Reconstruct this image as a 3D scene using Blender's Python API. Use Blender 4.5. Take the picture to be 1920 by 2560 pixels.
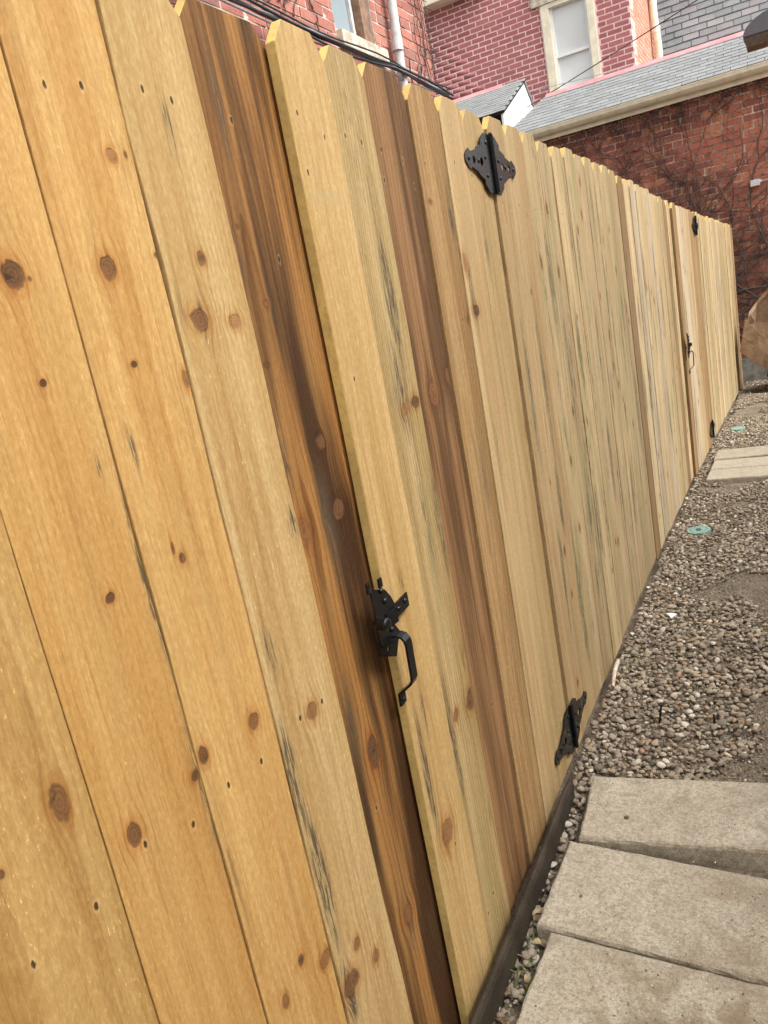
import bpy, bmesh, math, random
import numpy as np
from mathutils import Vector, Matrix, Euler
R = math.radians
for o in list(bpy.data.objects): bpy.data.objects.remove(o)
sc = bpy.context.scene
COL = sc.collection
rng = random.Random(7)
nrng = np.random.default_rng(11)

# ------------------------------------------------------------------ camera
YAW, PITCH, ROLL, FL = 0.51583, 0.24008, -0.19153, 1916.7
IW, IH = 1920, 2560
CAM = np.array([0.642, 0.0, 1.368])
_f = np.array([-math.sin(YAW)*math.cos(PITCH), math.cos(YAW)*math.cos(PITCH), -math.sin(PITCH)])
_r0 = np.array([math.cos(YAW), math.sin(YAW), 0.0]); _u0 = np.cross(_r0, _f)
_r = math.cos(ROLL)*_r0 + math.sin(ROLL)*_u0; _u = np.cross(_r, _f)
cd = bpy.data.cameras.new('camera'); cam = bpy.data.objects.new('camera', cd); COL.objects.link(cam)
cd.sensor_fit = 'HORIZONTAL'; cd.sensor_width = 36; cd.lens = FL/IW*36
cd.clip_start = 0.02; cd.clip_end = 400
cam.matrix_world = Matrix(((_r[0], _u[0], -_f[0], CAM[0]), (_r[1], _u[1], -_f[1], CAM[1]), (_r[2], _u[2], -_f[2], CAM[2]), (0, 0, 0, 1)))
sc.camera = cam
def ray(x, y): return _f + (x-IW/2)/FL*_r - (y-IH/2)/FL*_u
def onx(x, y, X=0.0):
    d = ray(x, y); return CAM + (X-CAM[0])/d[0]*d
def onz(x, y, Z=0.0):
    d = ray(x, y); return CAM + (Z-CAM[2])/d[2]*d
def ony(x, y, Y):
    d = ray(x, y); return CAM + (Y-CAM[1])/d[1]*d

# ------------------------------------------------------------------ light: overcast day
SUN_EL, SUN_AZ = 50, -6          # azimuth measured from +X towards +Y
w = bpy.data.worlds.new('World'); sc.world = w; w.use_nodes = True
nt = w.node_tree; nt.nodes.clear()
sky = nt.nodes.new('ShaderNodeTexSky'); sky.sky_type = 'NISHITA'; sky.sun_disc = False
sky.sun_elevation = R(SUN_EL); sky.sun_rotation = R(90-SUN_AZ); sky.dust_density = 4; sky.air_density = 1.0; sky.ozone_density = 1
hs = nt.nodes.new('ShaderNodeHueSaturation'); hs.inputs['Saturation'].default_value = 0.10; hs.inputs['Value'].default_value = 1.0
bg = nt.nodes.new('ShaderNodeBackground'); bg.inputs['Strength'].default_value = 0.15
wo = nt.nodes.new('ShaderNodeOutputWorld')
nt.links.new(sky.outputs[0], hs.inputs['Color']); nt.links.new(hs.outputs[0], bg.inputs[0]); nt.links.new(bg.outputs[0], wo.inputs[0])
sd = bpy.data.lights.new('sun', 'SUN'); sd.energy = 1.0; sd.angle = R(25); sd.color = (1.0, 0.94, 0.84)
so = bpy.data.objects.new('sun', sd); COL.objects.link(so)
sv = Vector((math.cos(R(SUN_EL))*math.cos(R(SUN_AZ)), math.cos(R(SUN_EL))*math.sin(R(SUN_AZ)), math.sin(R(SUN_EL))))
so.rotation_euler = sv.to_track_quat('Z', 'Y').to_euler(); so.location = (6, 6, 12)
sc.view_settings.view_transform = 'Standard'; sc.view_settings.look = 'None'
sc.view_settings.exposure = 1.31; sc.view_settings.gamma = 1
sc.render.engine = 'CYCLES'
sc.cycles.use_adaptive_sampling = True; sc.cycles.adaptive_threshold = 0.03; sc.cycles.use_denoising = True
sc.cycles.max_bounces = 5; sc.cycles.diffuse_bounces = 3; sc.cycles.glossy_bounces = 2

# ------------------------------------------------------------------ node helpers
class S:
    """socket wrapper with arithmetic"""
    def __init__(s, b, k): s.b = b; s.k = k
    def _m(s, op, o, rev=False):
        a, c = (o, s) if rev else (s, o)
        return s.b.math(op, a, c)
    def __add__(s, o): return s._m('ADD', o)
    __radd__ = __add__
    def __mul__(s, o): return s._m('MULTIPLY', o)
    __rmul__ = __mul__
    def __sub__(s, o): return s._m('SUBTRACT', o)
    def __rsub__(s, o): return s._m('SUBTRACT', o, True)
    def __truediv__(s, o): return s._m('DIVIDE', o)
    def __neg__(s): return s*-1.0
class B:
    def __init__(s, name):
        s.m = bpy.data.materials.new(name); s.m.use_nodes = True; s.t = s.m.node_tree; s.t.nodes.clear()
        s.out = s.t.nodes.new('ShaderNodeOutputMaterial'); s.p = s.t.nodes.new('ShaderNodeBsdfPrincipled')
        s.t.links.new(s.p.outputs[0], s.out.inputs[0])
    def put(s, v, sock):
        if isinstance(v, S): s.t.links.new(v.k, sock)
        elif isinstance(v, (tuple, list)):
            n = len(sock.default_value); v = tuple(v); sock.default_value = v if len(v) == n else (v+(1.0,))[:n]
        else: sock.default_value = v
    def math(s, op, a, c=0.0, d=0.0, clamp=False):
        n = s.t.nodes.new('ShaderNodeMath'); n.operation = op; n.use_clamp = clamp
        s.put(a, n.inputs[0]); s.put(c, n.inputs[1]); s.put(d, n.inputs[2]); return S(s, n.outputs[0])
    def sin(s, a): return s.math('SINE', a)
    def exp(s, a): return s.math('EXPONENT', a)
    def sqrt(s, a): return s.math('SQRT', a)
    def pow(s, a, c): return s.math('POWER', a, c)
    def abs(s, a): return s.math('ABSOLUTE', a)
    def mx(s, a, c): return s.math('MAXIMUM', a, c)
    def mn(s, a, c): return s.math('MINIMUM', a, c)
    def fract(s, a): return s.math('FRACT', a)
    def sm(s, a, lo, hi, t0=0.0, t1=1.0, mode='SMOOTHSTEP'):
        n = s.t.nodes.new('ShaderNodeMapRange'); n.interpolation_type = mode; n.clamp = True if mode == 'LINEAR' else n.clamp
        s.put(a, n.inputs['Value']); s.put(lo, n.inputs['From Min']); s.put(hi, n.inputs['From Max']); s.put(t0, n.inputs['To Min']); s.put(t1, n.inputs['To Max'])
        return S(s, n.outputs['Result'])
    def obj(s):
        n = s.t.nodes.new('ShaderNodeTexCoord'); return S(s, n.outputs['Object'])
    def pos(s):
        n = s.t.nodes.new('ShaderNodeNewGeometry'); return S(s, n.outputs['Position'])
    def island(s):
        n = s.t.nodes.new('ShaderNodeNewGeometry'); i = S(s, n.outputs['Random Per Island'])
        q = s.t.nodes.new('ShaderNodeObjectInfo'); return s.fract(i + S(s, q.outputs['Random']))
    def orand(s):
        q = s.t.nodes.new('ShaderNodeObjectInfo'); return S(s, q.outputs['Random'])
    def attr(s, name):
        n = s.t.nodes.new('ShaderNodeAttribute'); n.attribute_type = 'OBJECT'; n.attribute_name = name; return S(s, n.outputs['Fac'])
    def attrc(s, name):
        n = s.t.nodes.new('ShaderNodeAttribute'); n.attribute_type = 'OBJECT'; n.attribute_name = name; return S(s, n.outputs['Color'])
    def sep(s, v):
        n = s.t.nodes.new('ShaderNodeSeparateXYZ'); s.put(v, n.inputs[0]); return [S(s, o) for o in n.outputs]
    def comb(s, x, y, z):
        n = s.t.nodes.new('ShaderNodeCombineXYZ'); s.put(x, n.inputs[0]); s.put(y, n.inputs[1]); s.put(z, n.inputs[2]); return S(s, n.outputs[0])
    def noise(s, v, scale=1.0, detail=2.0, rough=0.5, dist=0.0):
        n = s.t.nodes.new('ShaderNodeTexNoise'); s.put(v, n.inputs['Vector']); s.put(scale, n.inputs['Scale']); s.put(detail, n.inputs['Detail'])
        s.put(rough, n.inputs['Roughness']); s.put(dist, n.inputs['Distortion']); return S(s, n.outputs['Fac'])
    def voro(s, v, scale, feature='F1', out='Distance', rnd=1.0):
        n = s.t.nodes.new('ShaderNodeTexVoronoi'); n.feature = feature; s.put(v, n.inputs['Vector']); s.put(scale, n.inputs['Scale']); s.put(rnd, n.inputs['Randomness'])
        return S(s, n.outputs[out])
    def mix(s, f, a, c, mode='MIX'):
        n = s.t.nodes.new('ShaderNodeMix'); n.data_type = 'RGBA'; n.blend_type = mode; n.clamp_factor = True
        s.put(f, n.inputs[0]); s.put(a, n.inputs[6]); s.put(c, n.inputs[7]); return S(s, n.outputs[2])
    def ramp(s, f, stops, interp='LINEAR'):
        n = s.t.nodes.new('ShaderNodeValToRGB'); e = n.color_ramp; e.interpolation = interp
        while len(e.elements) < len(stops): e.elements.new(0.5)
        for el, (p, c) in zip(e.elements, stops): el.position = p; el.color = tuple(c)+(1.0,)
        s.put(f, n.inputs[0]); return S(s, n.outputs[0])
    def bump(s, h, strength=0.3, dist=0.01):
        n = s.t.nodes.new('ShaderNodeBump'); s.put(h, n.inputs['Height']); n.inputs['Strength'].default_value = strength; n.inputs['Distance'].default_value = dist
        s.t.links.new(n.outputs[0], s.p.inputs['Normal'])
    def fin(s, col, rough=0.7, spec=0.3, metal=0.0, **kw):
        s.put(col, s.p.inputs['Base Color']); s.put(rough, s.p.inputs['Roughness']); s.put(spec, s.p.inputs['Specular IOR Level']); s.put(metal, s.p.inputs['Metallic'])
        for k, v in kw.items(): s.put(v, s.p.inputs[k.replace('_', ' ')])
        return s.m

# ------------------------------------------------------------------ materials
def pine(name, light, dark, seed=0.0, knots=(), holes=(), streaks=(), ring=0.3, ringfreq=115.0, mold=0.15, fuzz=0.3, attr=False, rects=(), contrast=(0.32, 0.68)):
    """Sawn pine board. local axes: x depth, y across, z along the length.
    knots: (u, v, ru, rv, darkness)  holes: (u, v, r)  streaks: (u, v, half width, half length, strength)"""
    b = B(name); x, u0, v = b.sep(b.obj())
    sd = b.attr('grain') if attr else seed
    if attr:
        light = b.attrc('tone'); dark = b.attrc('tone_dark'); mold = b.attr('mold')
    off = b.comb(sd*3.17 if attr else seed*3.17, sd*7.3 if attr else seed*7.3, sd*5.9 if attr else seed*5.9)
    # knots push the grain lines aside
    u = u0; kmask = None; klist = []
    if attr:
        knots = []
        for nm in ('knot_a', 'knot_b', 'knot_c'):
            ka, kb, kc_ = b.sep(b.attrc(nm)); knots.append((ka, kb, kc_, kc_*1.7, .8))
    if attr:
        streaks = list(streaks)
        for nm in ('stain_a', 'stain_b'):
            ka, kb, kc_ = b.sep(b.attrc(nm)); streaks.append((ka, kb, kc_, kc_*6.0, .95))
    for (ku, kv, ru, rv, dk) in knots:
        du = u0-ku; dv = v-kv
        q = (du*du)/(ru*ru) + (dv*dv)/(rv*rv)
        g = b.exp(q*-0.35)
        u = u - (du*g)*0.75
        klist.append((du, dv, q, dk, ru, rv))
    P = b.comb(x, u, v)
    def nz(su, sv, detail=2.0, rough=0.5, o=0.0, uu=None):
        uu = u if uu is None else uu
        n = b.t.nodes.new('ShaderNodeVectorMath'); n.operation = 'ADD'
        b.put(b.comb(x*su, uu*su, v*sv), n.inputs[0]); b.put(off, n.inputs[1])
        if o:
            n2 = b.t.nodes.new('ShaderNodeVectorMath'); n2.operation = 'ADD'; b.t.links.new(n.outputs[0], n2.inputs[0]); n2.inputs[1].default_value = (o, o*1.7, o*0.6); n = n2
        return b.noise(S(b, n.outputs[0]), 1.0, detail, rough)
    broad = nz(14.0, 0.9, 3.0, 0.55)
    band = nz(42.0, 1.1, 3.0, 0.6, 4.0)
    drift = nz(5.0, 1.0, 2.0, 0.5, 9.0)
    wig = nz(20.0, 6.0, 2.0, 0.5, 2.0)
    pith = b.attr('pith') if attr else (math.sin(seed*12.9)*0.06)
    up = u - pith
    rr = b.sqrt(up*up + 0.0006)
    ph = rr*ringfreq + drift*9.0 + wig*0.9
    saw = b.fract(ph)
    late = b.sm(saw, 0.50, 0.90) * (1.0 - b.sm(saw, 0.91, 1.0))
    fib = nz(700.0, 14.0, 2.0, 0.6, 6.0)
    fz = nz(300.0, 110.0, 3.0, 0.65, 3.0)
    fzm = nz(9.0, 2.2, 2.0, 0.5, 13.0)
    fleck = nz(260.0, 17.0, 2.0, 0.6, 61.0)
    tuft = nz(230.0, 100.0, 3.0, 0.7, 71.0)
    col = b.mix(b.sm(broad, contrast[0], contrast[1]), light, dark)
    col = b.mix(b.sm(band, 0.48, 0.72)*0.6, col, b.mix(1.0, dark, (0.78, 0.64, 0.5), 'MULTIPLY'))
    kswirl = 0.0
    for (du, dv, q, dk, ru, rv) in klist: kswirl = b.exp(q*-0.12) + kswirl
    col = b.mix(b.mn(late*(kswirl*0.45 + ring), 0.9), col, b.mix(1.0, col, (0.66, 0.50, 0.34), 'MULTIPLY'))
    col = b.mix(b.sm(fib, 0.45, 0.75)*0.35, col, b.mix(1.0, col, (0.74, 0.66, 0.55), 'MULTIPLY'))
    col = b.mix(b.sm(fleck, 0.55, 0.68)*b.sm(fzm, 0.40, 0.64)*(0.5 if attr else 0.30), col, b.mix(1.0, col, (0.60, 0.49, 0.38), 'MULTIPLY'))
    col = b.mix(b.sm(tuft, 0.36, 0.60), b.mix(1.0, col, (0.90, 0.85, 0.78), 'MULTIPLY'), col)
    col = b.mix(b.sm(tuft, 0.55, 0.70)*0.30*(0.4+fuzz), col, b.mix(1.0, col, (1.45, 1.5, 1.6), 'MULTIPLY'))
    # bright glints of raised fibres, painted into the colour
    fzk = b.sm(fz, 0.58, 0.74)*b.sm(fzm, 0.4, 0.7)*fuzz
    col = b.mix(fzk*0.8, col, b.mix(1.0, col, (1.5, 1.6, 1.8), 'MULTIPLY'))
    col = b.mix(b.sm(fz, 0.64, 0.71)*b.sm(fzm, 0.35, 0.6)*(0.25+0.5*fuzz), col, b.mix(1.0, col, (1.7, 1.9, 2.2), 'MULTIPLY'))
    # mildew dashes along the grain
    dash = nz(300.0, 20.0, 3.0, 0.65, 21.0)
    md = nz(26.0, 2.4, 2.0, 0.5, 17.0)
    mk = b.sm(md, 0.50, 0.66)*b.sm(dash, 0.50, 0.58)*mold
    # green treatment tint
    gn = nz(24.0, 3.5, 3.0, 0.6, 31.0)
    gk = b.sm(gn, 0.52, 0.66)
    col = b.mix(gk*(mold*0.62), col, (0.25, 0.235, 0.10))
    st = None
    for (su_, sv_, hw, hl, k) in streaks:
        du = (u0-su_)/hw; dv = (v-sv_)/hl
        g = b.exp((du*du + dv*dv)*-1.0)*k
        mk = b.mx(mk, b.sm(g, 0.05, 0.6)*b.sm(dash, 0.46, 0.545))
        col = b.mix(g*(0.55 if attr else 0.34), col, (0.20, 0.185, 0.085) if attr else (0.20, 0.165, 0.085))
    col = b.mix(mk*0.85, col, (0.050, 0.040, 0.030))
    hgt = late*-0.3 + fib*0.35 + fz*0.6 + tuft*0.7
    if klist:
        core = b.sm(nz(160.0, 110.0, 2.0, 0.6, 41.0), 0.54, 0.68)
        warp = nz(75.0, 55.0, 2.0, 0.55, 53.0, u0)
    for (du, dv, q, dk, ru, rv) in klist:
        d = b.sqrt(q)
        jit = (fz-0.5)*0.35 + (warp-0.5)*0.75
        dj = d + jit
        inside = 1.0 - b.sm(dj, 0.80, 1.02)
        halo = (1.0 - b.sm(dj, 0.9, 2.2))*0.6
        rings = b.sin(d*17.0 + warp*9.0)*0.5 + 0.5
        rim = b.sm(dj, 0.72, 0.95)*(1.0-b.sm(dj, 0.97, 1.12))
        kd = max(0.0, dk-0.5)*1.2
        kc = b.mix(rings*0.6, tuple(k*(1-kd) for k in (0.26, 0.125, 0.050)), tuple(k*(1-kd) for k in (0.13, 0.056, 0.022)))
        kc = b.mix(core*dk, kc, (0.035, 0.018, 0.010))
        col = b.mix(halo, col, b.mix(1.0, col, (0.80, 0.56, 0.38), 'MULTIPLY'))
        col = b.mix(inside*min(0.97, 0.40+0.62*dk), col, kc)
        col = b.mix(rim*(0.10+0.65*dk*dk), col, (0.085, 0.040, 0.018))
        hgt = hgt - inside*0.4
    for (hu, hv, hr) in holes:
        du = (u0-hu)/(hr*0.72); dv = (v-hv)/(hr*1.25)
        d = b.sqrt(du*du + dv*dv) + (fz-0.5)*1.3
        hm = 1.0-b.sm(d, 0.55, 1.0)
        lip = b.sm(d, 0.8, 1.1)*(1.0-b.sm(d, 1.2, 1.8))
        col = b.mix(lip*0.15, col, (0.80, 0.60, 0.34))
        col = b.mix(hm*0.92, col, (0.045, 0.022, 0.010))
        hgt = hgt - hm*3.0
    for (a0, a1, c0, c1, k) in rects:
        m = b.sm(u0, a0, a0+0.002)*(1.0-b.sm(u0, a1-0.002, a1))*b.sm(v, c0, c0+0.002)*(1.0-b.sm(v, c1-0.002, c1))
        col = b.mix(m*k, col, (0.42, 0.33, 0.17))
    b.bump(hgt, 0.5, 0.0022)
    return b.fin(col, b.sm(fz, 0.3, 0.7, 0.62, 0.8, 'LINEAR'), 0.28)

def simple(name, col, rough=0.6, metal=0.0, spec=0.4, nscale=30.0, var=0.25, bump=0.1, bd=0.002):
    b = B(name); p = b.pos(); n = b.noise(p, nscale, 4.0, 0.6)
    c = b.mix(b.sm(n, 0.3, 0.7), tuple(k*(1-var) for k in col), tuple(min(1, k*(1+var)) for k in col))
    if bump: b.bump(b.noise(p, nscale*4, 3.0, 0.6), bump, bd)
    return b.fin(c, rough, spec, metal)

M = {}
def black_metal():
    b = B('black_powder_coat'); p = b.obj(); n = b.noise(p, 700.0, 2.0, 0.6)
    d = b.noise(p, 60.0, 3.0, 0.6)
    b.bump(n, 0.03, 0.0004)
    return b.fin(b.mix(b.sm(d, 0.5, 0.75)*0.3, (0.004, 0.0045, 0.0055), (0.010, 0.010, 0.010)), b.sm(d, 0.3, 0.7, 0.20, 0.27, 'LINEAR'), 0.45)
M['black'] = black_metal()

def brick_mat(name, stops, soot=(0.05, 0.03, 0.028), soot_amt=0.5, lime=0.25, nscale=7.0):
    b = B(name); i = b.island(); p = b.pos()
    c = b.ramp(i, stops)
    n = b.noise(p, 40.0, 4.0, 0.65); n2 = b.noise(p, nscale*0.5, 4.0, 0.65); n3 = b.noise(p, 150.0, 2.0, 0.6)
    c = b.mix(b.sm(n, 0.35, 0.7)*0.5, c, b.mix(1.0, c, (0.6, 0.55, 0.55), 'MULTIPLY'))
    c = b.mix(b.sm(n2, 0.45, 0.75)*soot_amt, c, soot)
    c = b.mix(b.sm(n3, 0.60, 0.72)*lime, c, (0.48, 0.42, 0.37))
    b.bump(n*1.0 + n3*0.5, 0.5, 0.004)
    return b.fin(c, 0.85, 0.2)
M['brick_ivy'] = brick_mat('red_brick_old', [(0, (0.40, 0.135, 0.095)), (0.35, (0.50, 0.170, 0.108)), (0.7, (0.56, 0.21, 0.125)), (1, (0.64, 0.26, 0.135))], soot_amt=0.30, lime=0.35)
M['brick_left'] = brick_mat('red_brick_pale_joint', [(0, (0.32, 0.125, 0.10)), (0.5, (0.40, 0.155, 0.12)), (0.85, (0.45, 0.19, 0.14)), (1, (0.26, 0.13, 0.115))], soot=(0.30, 0.19, 0.16), soot_amt=0.35, lime=0.3)
M['brick_maroon'] = brick_mat('maroon_painted_brick', [(0, (0.36, 0.125, 0.130)), (0.5, (0.41, 0.145, 0.145)), (1, (0.46, 0.17, 0.165))], soot=(0.36, 0.16, 0.16), soot_amt=0.3, lime=0.08)
M['brick_side_lit'] = brick_mat('lit_side_brick', [(0, (0.60, 0.27, 0.18)), (1, (0.68, 0.32, 0.21))], soot_amt=0.1, lime=0.1)  # warm light on the side wall is put into this brick colour
M['mortar_dark'] = simple('old_mortar', (0.50, 0.42, 0.35), 0.9, nscale=3.5, var=0.7)
M['mortar_pale'] = simple('pale_mortar', (0.54, 0.445, 0.38), 0.9, nscale=16, var=0.25)
M['mortar_pink'] = simple('pink_mortar', (0.80, 0.60, 0.57), 0.9, nscale=16, var=0.15)
M['stone'] = simple('sandstone', (0.48, 0.42, 0.33), 0.85, nscale=14, var=0.35, bump=0.3)
M['cream'] = simple('cream_paint', (0.76, 0.69, 0.53), 0.5, nscale=10, var=0.1)
M['white'] = simple('white_paint', (0.78, 0.78, 0.76), 0.5, nscale=8, var=0.06)
M['pink'] = simple('pink_flashing', (0.62, 0.24, 0.25), 0.6, nscale=8, var=0.18)
M['pipe_grey'] = simple('grey_pipe', (0.50, 0.50, 0.50), 0.5, nscale=20, var=0.15)
M['frame_brown'] = simple('brown_frame', (0.22, 0.13, 0.085), 0.7, nscale=25, var=0.3)
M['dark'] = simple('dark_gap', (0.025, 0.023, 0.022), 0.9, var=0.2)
M['cable'] = simple('cable_black', (0.03, 0.032, 0.035), 0.4, nscale=40, var=0.3)
M['cable_grey'] = simple('cable_grey', (0.30, 0.31, 0.32), 0.45, nscale=40, var=0.3)
M['galv'] = simple('galvanised_grey', (0.55, 0.56, 0.56), 0.45, nscale=60, var=0.15)
M['clap'] = simple('clapboard_paint', (0.62, 0.60, 0.55), 0.7, nscale=5, var=0.1)
M['concrete_old'] = simple('foundation_concrete', (0.23, 0.22, 0.19), 0.9, nscale=12, var=0.35, bump=0.4, bd=0.005)
M['lamp_grey'] = simple('lamp_housing', (0.12, 0.125, 0.14), 0.5, nscale=90, var=0.12)
M['lamp_lens'] = simple('lamp_lens', (0.105, 0.075, 0.055), 0.3, nscale=40, var=0.3)
M['twig'] = simple('twig', (0.21, 0.155, 0.10), 0.85, nscale=90, var=0.4)
M['stick'] = simple('bleached_stick', (0.50, 0.40, 0.31), 0.8, nscale=60, var=0.3)
M['shard'] = simple('white_shard', (0.78, 0.77, 0.74), 0.5, var=0.05)
M['tub'] = simple('dark_tub', (0.035, 0.037, 0.035), 0.6, nscale=20, var=0.3)
M['shav'] = simple('wood_shaving', (0.62, 0.46, 0.24), 0.8, nscale=200, var=0.2)
def vine_mat():
    b = B('vine_bark'); n = b.noise(b.pos(), 30.0, 3.0, 0.6)
    return b.fin(b.mix(b.sm(n, 0.35, 0.7), (0.060, 0.042, 0.038), (0.125, 0.09, 0.08)), 0.9, 0.2)
M['vine'] = vine_mat()
def glass_mat(name, c, rough=0.05):
    b = B(name); n = b.noise(b.pos(), 1.2, 3.0, 0.5)
    b.bump(b.noise(b.pos(), 3.0, 1.0, 0.5), 0.03, 0.02)
    return b.fin(b.mix(b.sm(n, 0.35, 0.65), c, tuple(k*0.8 for k in c)), rough, 0.9)
M['glass_sky_tint'] = glass_mat('sky_tint_glass', (0.34, 0.41, 0.45))  # bluish sky reflection put into the pane colour
M['glass_pale'] = glass_mat('curtained_glass', (0.80, 0.83, 0.83), 0.12)
def shingle_mat(name, stops, sc_=90.0):
    b = B(name); i = b.island(); p = b.pos(); n = b.noise(p, sc_, 3.0, 0.7); n2 = b.noise(p, 3.0, 3.0, 0.6)
    c = b.ramp(i, stops); c = b.mix(b.sm(n, 0.4, 0.7)*0.35, c, b.mix(1.0, c, (0.6, 0.6, 0.6), 'MULTIPLY'))
    c = b.mix(b.sm(n2, 0.45, 0.7)*0.3, c, (0.22, 0.24, 0.24)); b.bump(n, 0.4, 0.003)
    return b.fin(c, 0.85, 0.25)
M['shingle'] = shingle_mat('asphalt_shingle', [(0, (0.215, 0.225, 0.225)), (0.5, (0.245, 0.255, 0.255)), (1, (0.28, 0.29, 0.285))])
M['slate'] = shingle_mat('slate_tile', [(0, (0.33, 0.38, 0.40)), (0.5, (0.40, 0.44, 0.46)), (0.8, (0.43, 0.42, 0.45)), (1, (0.48, 0.52, 0.53))], 40.0)

def soil_mat():
    b = B('soil'); p = b.pos(); n = b.noise(p, 3.0, 5.0, 0.65); n2 = b.noise(p, 60.0, 4.0, 0.7); vz = b.voro(p, 120.0)
    c = b.mix(b.sm(n, 0.35, 0.65), (0.145, 0.115, 0.083), (0.215, 0.175, 0.130))
    c = b.mix(b.sm(n2, 0.45, 0.7)*0.6, c, (0.29, 0.245, 0.185)); c = b.mix(b.sm(vz, 0.0, 0.35, 0.35, 0.0), c, (0.30, 0.27, 0.22))
    b.bump(n2 + (1.0-vz)*0.5, 0.8, 0.012); return b.fin(c, 0.95, 0.15)
M['soil'] = soil_mat()
def pebble_mat():
    b = B('pebble'); i = b.island(); p = b.pos(); n = b.noise(p, 220.0, 3.0, 0.6); n2 = b.noise(p, 1.7, 4.0, 0.6)
    c = b.ramp(i, [(0, (0.115, 0.088, 0.062)), (0.16, (0.19, 0.15, 0.11)), (0.3, (0.27, 0.23, 0.18)), (0.42, (0.23, 0.17, 0.115)), (0.55, (0.35, 0.29, 0.21)), (0.68, (0.29, 0.25, 0.20)),
                   (0.80, (0.43, 0.37, 0.275)), (0.90, (0.33, 0.205, 0.13)), (0.93, (0.52, 0.46, 0.36)), (1.0, (0.64, 0.59, 0.49))])
    c = b.mix(b.sm(n, 0.4, 0.7)*0.4, c, b.mix(1.0, c, (0.6, 0.55, 0.5), 'MULTIPLY'))
    c = b.mix(b.sm(n2, 0.40, 0.68)*0.55, c, (0.205, 0.165, 0.120))     # silt lying over the stones
    b.bump(n, 0.25, 0.002); return b.fin(c, 0.75, 0.3)
M['pebble'] = pebble_mat()
def paver_mat():
    b = B('concrete_paver'); p = b.pos(); n = b.noise(p, 7.0, 6.0, 0.65); n2 = b.noise(p, 130.0, 4.0, 0.75); n3 = b.noise(p, 330.0, 2.0, 0.6); v = b.voro(p, 75.0)
    c = b.mix(b.sm(n, 0.32, 0.7), (0.45, 0.395, 0.305), (0.36, 0.31, 0.23))
    c = b.mix(b.sm(n2, 0.38, 0.66)*0.75, c, (0.19, 0.165, 0.13))
    c = b.mix(b.sm(n3, 0.56, 0.66)*0.7, c, (0.58, 0.52, 0.42))
    c = b.mix(b.sm(b.noise(p, 28.0, 4.0, 0.65), 0.52, 0.68)*0.4, c, (0.22, 0.185, 0.135))
    c = b.mix(b.sm(v, 0.0, 0.22, 0.7, 0.0)*b.sm(b.noise(p, 40.0), 0.54, 0.62), c, (0.07, 0.055, 0.04))
    st = b.noise(p, 8.0, 4.0, 0.6, 0.6)
    px, py, pz = b.sep(p)
    m = b.exp(((px-0.44)*(px-0.44)*22.0 + (py-1.16)*(py-1.16)*30.0)*-1.0)
    m2 = b.exp(((px-0.50)*(px-0.50)*60.0 + (py-1.46)*(py-1.46)*60.0)*-1.0)
    c = b.mix(b.sm(st, 0.38, 0.62)*b.mx(m, m2*0.7)*0.95, c, (0.19, 0.135, 0.075))
    c = b.mix(b.sm(b.noise(p, 16.0, 5.0, 0.7), 0.55, 0.66)*0.45, c, (0.20, 0.165, 0.115))
    b.bump(n2*0.6 + n3*0.5 + b.sm(v, 0.0, 0.3)*0.5, 0.6, 0.003)
    return b.fin(c, 0.9, 0.2)
M['paver'] = paver_mat()
def edging_mat():
    b = B('weathered_edging'); p = b.pos(); n = b.noise(p, 260.0, 3.0, 0.7); n2 = b.noise(p, 14.0, 4.0, 0.6)
    c = b.mix(b.sm(n2, 0.3, 0.7), (0.030, 0.022, 0.014), (0.055, 0.042, 0.028)); c = b.mix(b.sm(n, 0.55, 0.7)*0.5, c, (0.12, 0.105, 0.085))
    b.bump(n, 0.5, 0.002); return b.fin(c, 0.9, 0.2)
M['edging'] = edging_mat()
def teal_mat():
    b = B('teal_plastic'); p = b.pos(); n = b.noise(p, 60.0, 4.0, 0.65)
    return b.fin(b.mix(b.sm(n, 0.4, 0.72)*0.55, (0.20, 0.34, 0.30), (0.24, 0.25, 0.20)), 0.6, 0.3)
M['teal'] = teal_mat()
def kraft_mat():
    b = B('kraft_paper'); p = b.obj(); n = b.noise(p, 9.0, 4.0, 0.6); n2 = b.noise(p, 120.0, 3.0, 0.6)
    b.bump(b.noise(p, 14.0, 3.0, 0.5, 1.0) + n2*0.1, 0.5, 0.02)
    return b.fin(b.mix(b.sm(n, 0.35, 0.7), (0.30, 0.20, 0.125), (0.22, 0.14, 0.085)), 0.85, 0.2)
M['kraft'] = kraft_mat()
def leaf_mat():
    b = B('dry_leaf'); i = b.island(); n = b.noise(b.pos(), 90.0, 3.0, 0.6)
    c = b.ramp(i, [(0, (0.12, 0.075, 0.04)), (0.4, (0.25, 0.16, 0.09)), (0.7, (0.37, 0.27, 0.18)), (1, (0.42, 0.34, 0.19))])
    return b.fin(b.mix(b.sm(n, 0.4, 0.7)*0.5, c, (0.09, 0.06, 0.035)), 0.8, 0.2)
M['leaf'] = leaf_mat()
def grass_mat():
    b = B('grass_blade'); i = b.island()
    return b.fin(b.ramp(i, [(0, (0.05, 0.085, 0.025)), (0.5, (0.10, 0.13, 0.05)), (1, (0.27, 0.22, 0.12))]), 0.7, 0.3)
M['grass'] = grass_mat()

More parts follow.
